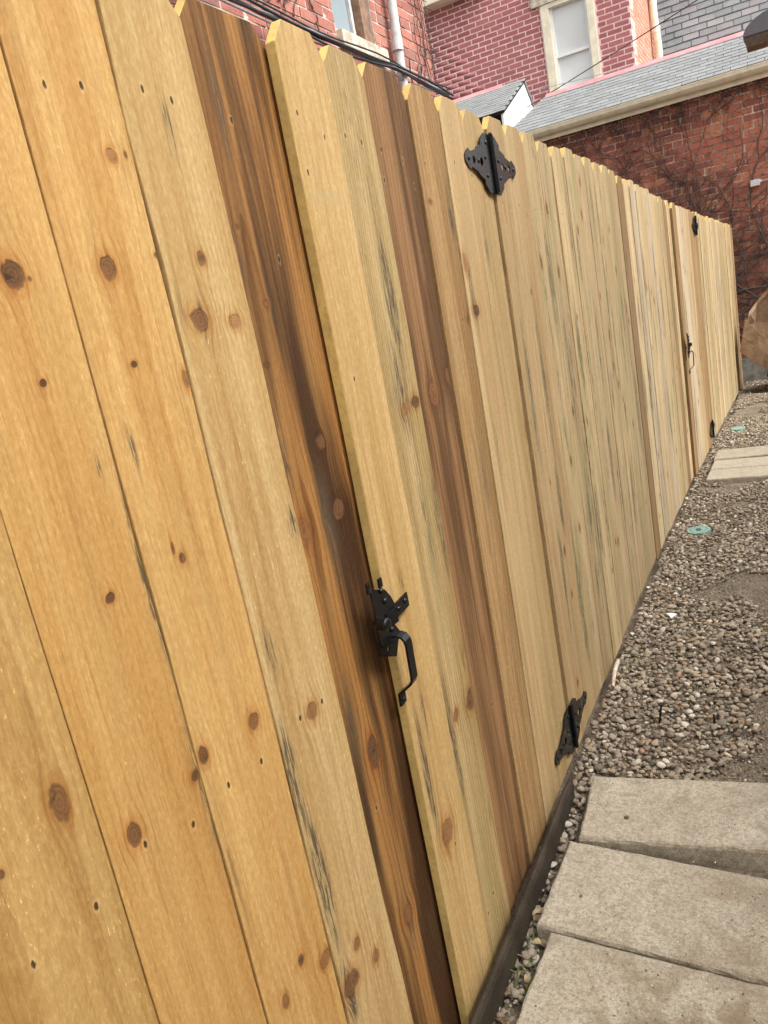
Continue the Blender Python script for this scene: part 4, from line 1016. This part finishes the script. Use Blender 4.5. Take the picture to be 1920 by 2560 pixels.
items = brick_wall(ws, (XM, YM+.012, 3.0), (0, 1, 0), (1, 0, 0), 15.6-YM-.02, 3.0, 7.35, po_, 'brick_side_lit', header_every=0, jx=.002)
lay(ws, 'brick', items, po_, 'brick_side_lit')
rel(MB().box(-8, XM-.42, YM+.32, 18, -.3, 7.3), 'house_core', 'mortar_pink', mh, mo)
wf = rel(MB().box(QX0, QX0+.12, YM-.03, YM+.12, QZ0, QZ1).box(QX1-.10, QX1, YM-.03, YM+.12, QZ0, QZ1).box(QX0+.12, QX1-.10, YM-.03, YM+.12, QZ1-.06, QZ1), 'window', 'cream', mh, mo)
rel(MB().box(QX0+.155, QX1-.14, YM+.075, YM+.083, QZ0, QZ1-.06), 'pane', 'glass_pale', wf, (0, 0, 0))
rel(MB().box(QX0+.12, QX0+.155, YM+.03, YM+.10, QZ0, QZ1-.06).box(QX1-.14, QX1-.10, YM+.03, YM+.10, QZ0, QZ1-.06).box(QX0+.155, QX1-.14, YM+.03, YM+.074, 4.675, 4.715), 'sash', 'white', wf, (0, 0, 0))
rel(MB().box(QX0-.13, QX1+.13, YM-.05, YM+.02, QZ1+.003, QZ1+.26), 'lintel', 'stone', mh, mo, bevel=.004)
rel(MB().box(-8.2, -3.2, YM-.30, YM+.02, 5.92, 6.16), 'cornice', 'cream', mh, mo)
dsp = rel(MB().tube([(XM+.07, 15.05, 7.3), (XM+.07, 15.05, 5.3), (XM+.10, 15.02, 4.9), (XM+.10, 15.02, 2.0)], .062, 12), 'downspout', 'cream', mh, mo, smooth=True)
rel(MB().tube([(XM+.085, 15.035, 5.16), (XM+.085, 15.03, 5.06)], .07, 12), 'pipe_collar', 'cream', dsp, (0, 0, 0))

# ------------------------------------------------------------------ slate-clad house far behind
YS = 16.2
sh = thing('slate_house', 'house wall clad in grey slate tiles behind the shingle roof', 'house', (1, YS+1, 0)); so_ = (1, YS+1, 0)
M['slate_gap'] = simple('slate_joint', (0.20, 0.22, 0.23), 0.9)  # grey backing colour between the slates
wsl = rel(MB().box(-1.35, 5.0, YS, YS+2, -.3, 8.4), 'wall', 'slate_gap', sh, so_)
slp = []
for i in range(5):
    j = random.Random(i+50); e = lambda: j.uniform(-.004, .004); hw, ex = .128, .100
    c = [(-hw+e(), -.004, -.0+e()), (hw+e(), -.004, 0+e()), (hw, -.001, ex+.02), (-hw, -.001, ex+.02)]
    c = [(-hw+e(), 0, e()), (hw+e(), 0, e()), (hw, 0, ex-.012), (-hw, 0, ex-.012)]
    front = [(a, -.016 if z_ < .05 else -.008, z_) for a, _, z_ in c]
    o = MB().prism(c, front).build('slate', 'slate'); slp.append(o.data); bpy.data.objects.remove(o)
items = []; j = random.Random(9); row = 0; z = 3.6
while z < 8.3:
    x_ = -1.33+(row % 2)*.135
    while x_ < 4.9: items.append((Matrix.Translation((x_+.13+j.gauss(0, .004), YS-.001, z+j.gauss(0, .0025))), j.randrange(5))); x_ += .27
    z += .105; row += 1
lay(wsl, 'slate', items, slp, 'slate')
rel(MB().box(-1.5, 5.2, YS-.35, YS+2.2, 8.4, 8.55), 'eave', 'white', sh, so_)

# ------------------------------------------------------------------ vines on the outbuilding
def vine(x0, z0, seed, label, n_main=1, reach=1.0):
    j = random.Random(seed); mb = MB(); yb = YW-.014
    def grow(x, z, ang, rad, length, depth):
        pts = [(x, yb-rad*.6, z)]; rads = [rad]; step = .055; k = int(length/step)
        for i in range(k):
            ang += j.gauss(0, .20); ang += (math.pi/2-ang)*.02
            x += math.cos(ang)*step; z += math.sin(ang)*step
            if z > 3.10 or z < .05 or x > 2.2 or x < -2.35: break
            r_ = rad*(1-.72*i/k); pts.append((x, yb-r_*.6-abs(j.gauss(0, .004)), z)); rads.append(r_)
            if depth < 4 and j.random() < (.26 if depth < 2 else .22):
                grow(x, z, ang+j.choice((-1, 1))*j.uniform(.4, 1.15), r_*j.uniform(.45, .75), length*j.uniform(.25, .55), depth+1)
        if len(pts) > 2: mb.tube(pts, rads, 5 if depth < 2 else 4)
    for q in range(n_main): grow(x0+j.uniform(-.05, .05), z0, math.pi/2+j.gauss(0, .28), 0.0115*reach, 3.1*reach, 0)
    o = mb.build('climbing_vine', 'vine', recalc=False); tag(o, label, 'vine', 'bare vines spread over the brick outbuilding')
lab_v = 'bare leafless vine spread over the red brick outbuilding wall'
for i, vx in enumerate((-1.85, -1.5, -1.2, -.85, -.55, -.25, .0, .2, .45, .75, 1.2)):
    vine(vx, .15, 100+i*7, lab_v, 2)
def vine_fringe():
    j = random.Random(5); mb = MB()
    for i in range(260):
        x = j.uniform(-2.0, 1.2); z = 3.16-abs(j.gauss(0, .11)); L = j.uniform(.08, .28); a = j.uniform(-2.8, -.3); y = YW-.03
        pts = [(x+math.cos(a)*L*t+.02*math.sin(t*5+i), y-.05*math.sin(t*3)*j.random(), z+math.sin(a)*L*t+.10*t*(1-t)) for t in (0, .33, .66, 1)]
        mb.tube(pts, [.0045, .0038, .003, .0018], 4, False)
    o = mb.build('vine_tendrils', 'vine', recalc=False); tag(o, 'tangle of dead vine tendrils hanging below the cream gutter', 'vine', kind='stuff')
vine_fringe()
# a few dead stems clinging to the corner and wall of the left house
def left_vine():
    j = random.Random(8); mb = MB()
    for i in range(7):
        y = j.uniform(6.5, 6.98); z = 3.2; pts = []
        for k in range(26):
            pts.append((XL+.014, min(y, YC), z)); y += j.gauss(0, .022); z += j.uniform(.03, .07)
        mb.tube(pts, [.0042*(1-.6*k/26) for k in range(26)], 4, False)
    for i in range(40):
        z = j.uniform(3.3, 4.6); p = Vector((XL-.05, YC+.01, z)); d = Vector((j.uniform(-.05, .12), j.uniform(.02, .16), j.uniform(-.1, .12)))
        mb.tube([p, p+d*.5+Vector((0, 0, .02)), p+d], [.006, .005, .002], 4, False)
    for i in range(14):
        y = j.uniform(4.2, 5.0); z = j.uniform(3.15, 3.4); pts = []
        for k in range(9): pts.append((XL+.013, y, z)); y += j.gauss(.01, .03); z += j.uniform(.0, .05)
        mb.tube(pts, [.005*(1-.6*k/9) for k in range(9)], 4, False)
    tag(mb.build('climbing_vine', 'vine', recalc=False), 'dead vine clinging to the corner of the weathered brick house', 'vine')
left_vine()

# ------------------------------------------------------------------ small fittings on the outbuilding wall and wires
jb = thing('junction_box', 'small grey electrical box with a conduit on the ivy-grown brick wall', 'junction box', (0.352, YW-.03, 2.082))
MB().box(-.050, .050, -.042, .026, -.034, .034).build('box', 'galv', jb, bevel=.004)
MB().box(-.045, .045, -.047, -.0425, -.030, .030).build('cover', 'galv', jb, bevel=.001)
MB().tube([(.051, -.008, .008), (.066, -.008, .008)], .017, 10).build('connector', 'galv', jb)
MB().tube([(.066, -.008, .008), (1.6, -.008, .008)], .0105, 10).build('conduit', 'galv', jb, smooth=True)
def wire(pts, r_, label, mat='cable', name='wire'):
    tag(MB().tube(pts, r_, 6).build(name, mat, smooth=True), label, 'wire')
def sagline(a, c, sag, n=18): 
    a = Vector(a); c = Vector(c); return [a.lerp(c, k/n)-Vector((0, 0, sag*4*(k/n)*(1-k/n))) for k in range(n+1)]
wa = ony(1380, 223, 11.35); wb = ony(1735, 0, 10.6)
wd_ = Vector(wb)-Vector(wa)
wire(sagline(Vector(wa)-wd_*.55+Vector((0, 0, -.02)), Vector(wb)+wd_*.5, .02), .006, 'dark overhead wire crossing in front of the maroon house window')
wa = ony(1250, 245, 11.2); wb = ony(1500, 185, 11.2); wd_ = Vector(wb)-Vector(wa)
wire(sagline(Vector(wa)-wd_*.6, Vector(wb)+wd_*.4, .01), .004, 'thin grey wire over the shingle roof', 'cable_grey')
a_ = ony(1755, 527, 10.15); c_ = ony(1920, 530, 9.0)
wire(sagline(a_, Vector(a_)+(Vector(c_)-Vector(a_))*1.6, .0), .0035, 'taut dark wire low across the ivy-grown wall')
a_ = (fx(F1)+.004, F1+.03, ftop(F1)-.05); c_ = ony(1920, 578, 9.2)
wire(sagline(a_, Vector(a_)+(Vector(c_)-Vector(a_))*1.8, .0), .004, 'dark wire leading off the end post of the fence')
p0 = Vector(ony(1835, 590, 10.33)); lp = [ony(px, py, 10.33) for px, py in ((1834, 585), (1850, 615), (1861, 650), (1864, 680), (1873, 692), (1890, 697), (1920, 692))]
lp.append((lp[-1][0]+.3, 10.33, lp[-1][2]+.02))
wire(lp, .0032, 'thin cable hanging in a loop on the ivy-grown wall', 'vine')

# ------------------------------------------------------------------ unseen house added across the yard to shade the lower fence
HXW = 4.3
ch = thing('added_shade_house', 'pale clapboard house added out of view to shade the lower fence', 'house', (7, 0, 0)); co_ = (7, 0, 0)
rel(MB().box(HXW+.02, 9.5, -6, 4.6, -.3, 4.6), 'wall', 'clap', ch, co_)
for k in range(33):
    z = -.05+k*.14
    rel(MB().hexa([(HXW-.008, -6, z), (HXW+.018, -6, z), (HXW+.018, 4.6, z), (HXW-.008, 4.6, z), (HXW+.010, -6, z+.139), (HXW+.018, -6, z+.139), (HXW+.018, 4.6, z+.139), (HXW+.010, 4.6, z+.139)]), 'board', 'clap', ch, co_)
rel(MB().box(HXW-.3, 9.7, -6.2, 4.8, 4.602, 4.75), 'eave', 'white', ch, co_)
# ------------------------------------------------------------------ post lamp at the yard's edge
RHX = 1.02
# wall lamp: arched hood with a lens beneath, on a short arm
LY = 5.9
la = np.array(ony(1857, 95, LY)); lb = np.array(ony(1866, 120, LY)); lc = np.array(ony(1920, 24, LY)); ld = np.array(ony(1920, 82, LY))
lamp = thing('post_lamp', 'dark arched outdoor lamp head jutting in front of the shingle roof', 'lamp', (RHX+.03, LY+.08, gz(LY)))
lx0 = la[0]; zb_ = float(la[2]); zt_ = float(lc[2]); lw = RHX-.16-lx0
prof = [(lx0, zb_)]
for k in range(1, 9):
    a = k/8*math.pi/2; prof.append((lx0+.26*(1-math.cos(a)), zb_+(zt_-zb_+.018)*math.sin(a)))
prof += [(lx0+lw, zb_+(zt_-zb_)+.018), (lx0+lw, zb_)]
lo_ = tuple(lamp.location)
rel(MB().prism([(a, LY, c) for a, c in prof], [(a, LY+.16, c) for a, c in prof]), 'hood', 'lamp_grey', lamp, lo_, bevel=.004)
dzl = float(la[2]-lb[2])
rel(MB().hexa([(lx0+.018, LY+.012, zb_-dzl), (lx0+lw-.01, LY+.012, zb_-dzl), (lx0+lw-.01, LY+.15, zb_-dzl), (lx0+.018, LY+.15, zb_-dzl), (lx0+.006, LY+.004, zb_-.002), (lx0+lw-.004, LY+.004, zb_-.002), (lx0+lw-.004, LY+.156, zb_-.002), (lx0+.006, LY+.156, zb_-.002)]), 'lens', 'lamp_lens', lamp, lo_, bevel=.003)
rel(MB().box(lx0+lw+.001, RHX-.022, LY+.05, LY+.11, zb_+.01, zb_+.06), 'arm', 'lamp_grey', lamp, lo_)
rel(MB().box(RHX-.02, RHX+.07, LY+.035, LY+.125, gz(LY)-.1, zb_+.10), 'post', 'lamp_grey', lamp, lo_, bevel=.004)

# ------------------------------------------------------------------ paper sack against the far wall, propped on an invented tub, dark like the shade below it
BY = 9.25
def bp(px, py, Y=BY): return Vector(ony(px, py, Y))
tubo = thing('invented_tub', 'invented dark tub filling the shade under the brown paper sack', 'tub', (.70, BY+.35, gz(BY)))
MB().prism([(-.27, -.20, .0), (.27, -.20, .0), (.27, .20, .0), (-.27, .20, .0)], [(-.31, -.24, .16), (.31, -.24, .16), (.31, .24, .16), (-.31, .24, .16)]).build('tub_body', 'tub', tubo, bevel=.02)
MB().box(-.33, .33, -.26, .26, .15, .175).build('rim', 'tub', tubo, bevel=.008)
def sack():
    """open kraft sack lying tilted: near panel, gusset, folded mouth"""
    A = bp(1850, 880); Bt = bp(1863, 802); ex = Vector((1, 0, 0))
    # directions in the picture plane of the near panel
    bdir = (bp(1920, 927)-A).normalized(); tdir = (bp(1920, 850)-Bt).normalized()
    Ln = .78
    n = 8; back = Vector((.05, .34, .06))
    near_b = [A+bdir*Ln*k/n+Vector((0, -.012*math.sin(k*1.7), .008*math.sin(k*2.3))) for k in range(n+1)]
    near_t = [Bt+tdir*Ln*k/n+Vector((0, .010*math.sin(k*2.1), .010*math.sin(k*1.9+1))) for k in range(n+1)]
    mid = [a.lerp(c, .5)+Vector((0, -.008*math.sin(math.pi*min(1, k/n+.12)), .0)) for k, (a, c) in enumerate(zip(near_b, near_t))]
    far_t = [bp(1864, 793)+back*.55, bp(1878, 775)+back, bp(1893, 757)+back, bp(1903, 748)+back, bp(1908, 735)+back, bp(1925, 722)+back, bp(1945, 716)+back, bp(1970, 716)+back, bp(2000, 722)+back]
    far_b = [p+back*1.05+Vector((0, 0, .03)) for p in near_b]
    rows = [far_t, [f.lerp(b_, .5)+Vector((0, .03, 0)) for f, b_ in zip(far_t, far_b)], far_b, near_b, mid, near_t]
    vs = [p for r_ in rows for p in r_]; m = n+1; fs = []
    for i in range(5):
        for k in range(n): fs.append((i*m+k, i*m+k+1, (i+1)*m+k+1, (i+1)*m+k))
    # left gusset
    o = len(vs); g0 = (A+near_t[0])/2+Vector((.02, .16, .02)); vs.append(g0)
    L_ = [0, m, 2*m, 3*m, 4*m, 5*m]
    for a, c in zip(L_[:-1], L_[1:]): fs.append((a, c, o))
    org = Vector((A.x, A.y, gz(BY)))
    ob = MB().add([p-org for p in vs], fs).build('sack_body', 'kraft', None, recalc=True)
    pass
    sol = ob.modifiers.new('thickness', 'SOLIDIFY'); sol.thickness = .004; sol.offset = 0
    root = thing('paper_sack', 'crumpled open brown paper yard sack tipped over beside the end of the fence', 'sack', org); ob.parent = root
    # folded lip along the far side of the mouth
    lipv = []
    for k, p in enumerate(far_t): lipv += [p-org+Vector((0, -.006, .004)), p-org+Vector((-.012, -.035, -.055-.012*math.sin(k*2.0)))]
    lp_ = MB().add(lipv, [(2*k, 2*k+2, 2*k+3, 2*k+1) for k in range(len(far_t)-1)]).build('folded_lip', 'kraft', root)
    s2 = lp_.modifiers.new('thickness', 'SOLIDIFY'); s2.thickness = .004; s2.offset = 0
sack()

def crumb(px, py, z, r_, mat, label, grp):
    q = onz(px, py, z); V0, F0_ = ico(2); j = random.Random(px)
    o = MB().add([tuple(Vector(p)*r_*(1+.3*mnoise.noise(Vector(p)*1.6+Vector((px, 0, 0))))) for p in V0], [tuple(f) for f in F0_]).build('pebble', mat, smooth=True); o.location = (q[0], q[1], z+r_*.45); o.scale = (1.2, .9, .7); o.rotation_euler = (0, 0, j.uniform(0, 6))
    tag(o, label, 'pebble', grp)
M['crumb'] = simple('dark_crumb', (0.13, 0.10, 0.072), 0.9, nscale=200, var=0.4)
for (px, py, z, r_) in ((1567, 2045, .05, .0055),): crumb(px, py, z, r_, 'crumb', 'single dark crumb of stone lying on the raised paver', None)
for (px, py, z, r_) in ((1452, 2245, .034, .0065), (1540, 2296, .026, .006), (1870, 2265, .002, .005)): crumb(px, py, z, r_, 'crumb', 'dark stone crumb lying on the middle near paver', 'crumbs on the middle near paver')
for (px, py, z, r_) in ((1420, 2432, .032, .005), (1399, 2420, .033, .004), (1369, 2447, .036, .0035), (1832, 2421, .005, .0055), (1716, 2440, .012, .004), (1575, 2462, .022, .003), (1690, 2468, .012, .004)): crumb(px, py, z, r_, 'crumb', 'dark stone crumb lying on the dirt-stained paver', 'crumbs on the stained paver')

# ------------------------------------------------------------------ things on the gravel
def cover(x, y, label, letter=False):
    t = thing('drain_cover', label, 'cover', (x, y, gz(y)+.008)); r_ = .058; n = 28
    ring = [(r_*(1+.035*math.cos(9*a))*math.cos(a), r_*(1+.035*math.cos(9*a))*math.sin(a)) for a in [2*math.pi*k/n for k in range(n)]]
    MB().prism([(a, c, -.02) for a, c in ring], [(a, c, .006) for a, c in ring]).build('disc', 'teal', t, bevel=.0015)
    mb = MB()
    for k in range(18):
        a0 = 2*math.pi*k/18; a1 = a0+.22
        for ra, rb in ((.040, .043),):
            mb.add([(ra*math.cos(a0), ra*math.sin(a0), .0066), (rb*math.cos(a0), rb*math.sin(a0), .0066), (rb*math.cos(a1), rb*math.sin(a1), .0066), (ra*math.cos(a1), ra*math.sin(a1), .0066)], [(0, 1, 2, 3)])
    mb.build('rim_marking', 'dark', t)
    if letter:
        # raised S-shaped mark in the middle
        q = [(.012, .012), (.0, .017), (-.012, .011), (-.008, .002), (.008, -.002), (.012, -.011), (.0, -.017), (-.012, -.012)]
        MB().tube([(a, c, .006) for a, c in q], .0028, 6).build('raised_letter', 'dark', t)
    t.rotation_euler = (R(2), R(-3), R(15)); return t
cover(.152, 4.147, 'teal scalloped plastic drain cover with a raised letter, set in the gravel', True)
cover(.188, 7.12, 'faded teal plastic drain cover beyond the distant row of pavers')

def stick(pts, r_, mat, name, label, cat, group=None):
    tag(MB().tube(pts, r_, 7).build(name, mat, smooth=True), label, cat, group)
sk = onz(1532, 1672, .02); 
stick([(.020, 2.60, .020), (.022, 2.55, .024), (.024, 2.50, .020), (.034, 2.42, .012)], [.008, .0085, .008, .006], 'stick', 'stick', 'pale bleached stick lying along the foot of the fence', 'stick')
def spike(px, py, lean, label):
    q = onz(px, py, .0); t = thing('landscape_spike', label, 'spike', (q[0], q[1], gz(q[1])-.005))
    MB().tube([(0, 0, -.02), (lean*.6, .0, .03), (lean, .0, .058)], [.0028, .0035, .0035], 8).build('shaft', 'black', t, smooth=True)
    MB().tube([(lean, 0, .058), (lean*1.05, 0, .063)], .0085, 10).build('head', 'black', t)
spike(1647, 1800, .012, 'black landscape spike with a round head standing in the gravel')
q = onz(1786, 1812, 0)
stick([(q[0], q[1], -.01), (q[0]+.002, q[1], .035)], .0035, 'black', 'landscape_spike', 'thin black headless spike stub poking out of the gravel', 'spike')
def shard(px, py, s, label):
    q = onz(px, py, .01); mb = MB()
    pts = [(-s, s*.5, .0), (s, s*.6, .002), (.2*s, -s*.9, .0), (-.3*s, -.2*s, 0)]
    mb.prism([(a, c, z-.002) for a, c, z in pts], [(a, c, z+.002) for a, c, z in pts]); o = mb.build('plastic_shard', 'shard'); o.location = (q[0], q[1], gz(q[1])+.012); o.rotation_euler = (R(14), R(8), 0)
    tag(o, label, 'shard')
shard(1678, 1540, .021, 'white triangular shard of plastic on the gravel')
shard(1620, 1470, .008, 'tiny white chip by the foot of the fence')
shard(1580, 1586, .008, 'small white chip on the gravel near the stick')
# dead leaves, grass and shavings in the gap beside the edging
def leaf_mesh(s, j):
    n = 6; up = []; lo2 = []
    for k in range(n+1):
        t = k/n; w_ = s*.38*math.sin(math.pi*min(max(t, .04), .96))**.8*(1+.2*j.gauss(0, 1)*(0 < k < n)); z = .12*s*math.sin(t*3+j.random())+.004
        up.append((t*s-s/2, w_, z+.25*w_)); lo2.append((t*s-s/2, -w_, z+.25*w_))
    mid = [(t[0], 0, t[2]-.12*s) for t in up]
    vs = up+mid+lo2; m = n+1; fs = [(i*m+k, i*m+k+1, (i+1)*m+k+1, (i+1)*m+k) for i in range(2) for k in range(n)]
    return MB().add(vs, fs)
lj = random.Random(31)
for i in range(26):
    y = lj.uniform(.95, 1.62); x = lj.uniform(.064, .092)
    if i > 20: y = lj.uniform(1.9, 2.5); x = lj.uniform(.04, .5)
    o = leaf_mesh(lj.uniform(.016, .034), lj).build('dry_leaf', 'leaf', recalc=False); o.location = (x, y, lj.uniform(.004, .014)); o.rotation_euler = (lj.gauss(0, .5), lj.gauss(0, .5), lj.uniform(0, 6.28))
    tag(o, 'curled brown dead leaf in the gap beside the edging strip' if i <= 20 else 'brown dead leaf lying on the open gravel', 'leaf', 'dead leaves beside the edging' if i <= 20 else 'dead leaves on the gravel')
def blades(n, xr, yr, L, name, label, mat, flat=.0):
    mb = MB(); j = random.Random(n)
    for i in range(n):
        x = j.uniform(*xr); y = j.uniform(*yr)
        if not (paver_clear(x, y) or flat): continue
        a = j.uniform(0, 6.28); l = j.uniform(.4, 1)*L; w_ = .0011+.0006*j.random(); up = (j.uniform(.1, .9) if not flat else .06)
        d = Vector((math.cos(a), math.sin(a), 0)); s_ = Vector((-d.y, d.x, 0))*w_; z0 = gz(y)+.004+(0.044-.08*max(0, x-.1) if flat and 1.0 < y < 1.9 and x > .1 else 0); p = Vector((x, y, z0))
        q1 = p+d*l*.5+Vector((0, 0, l*.55*up)); q2 = p+d*l+Vector((0, 0, l*.5*up*j.uniform(.2, 1.4)))
        mb.add([p-s_, p+s_, q1+s_*.8, q1-s_*.8, q2], [(0, 1, 2, 3), (3, 2, 4)])
    tag(mb.build(name, mat, recalc=False), label, name.replace('_', ' '), kind='stuff')
blades(60, (.062, .10), (.9, 1.35), .06, 'grass', 'dry and green grass blades in the gap beside the edging', 'grass')
blades(420, (.03, .7), (1.9, 3.6), .035, 'dead_grass', 'scattered dead grass and rootlets over the gravel', 'twig')
blades(26, (.03, .07), (2.55, 2.72), .05, 'grass_tuft', 'small green grass tuft at the foot of the fence', 'grass')
blades(150, (.05, .72), (1.0, 2.3), .007, 'wood_shavings', 'pale wood shavings and sawdust crumbs on the pavers and gravel', 'shav', flat=1)

# crumbs of soil and grit trodden onto the slabs
def slab_grit():
    j = random.Random(77); V0, F0_ = ico(1); mb = MB()
    for i in range(420):
        if i < 200: x, y = j.gauss(.45, .10), j.gauss(1.16, .07)
        elif i < 300: x, y = j.gauss(.54, .06), j.gauss(1.45, .06)
        else: x, y = j.uniform(.13, .72), j.uniform(1.03, 1.86)
        if not (.13 < x < .72 and 1.02 < y < 1.86) or abs(y-1.30) < .02 or abs(y-(1.60+.05*(x-.1))) < .04: continue
        z = .043-.08*(x-.116) if y < 1.30 else (.046-.085*(x-.087) if y < 1.6 else .05)
        r_ = j.uniform(.0008, .0021); mb.add([(x+p[0]*r_*1.3, y+p[1]*r_, z+r_*.3+p[2]*r_*.7) for p in V0], [tuple(f) for f in F0_])
    tag(mb.build('grit', 'pebble', recalc=False), 'fine grit and crumbs of soil trodden onto the near pavers', 'grit', kind='stuff')
slab_grit()
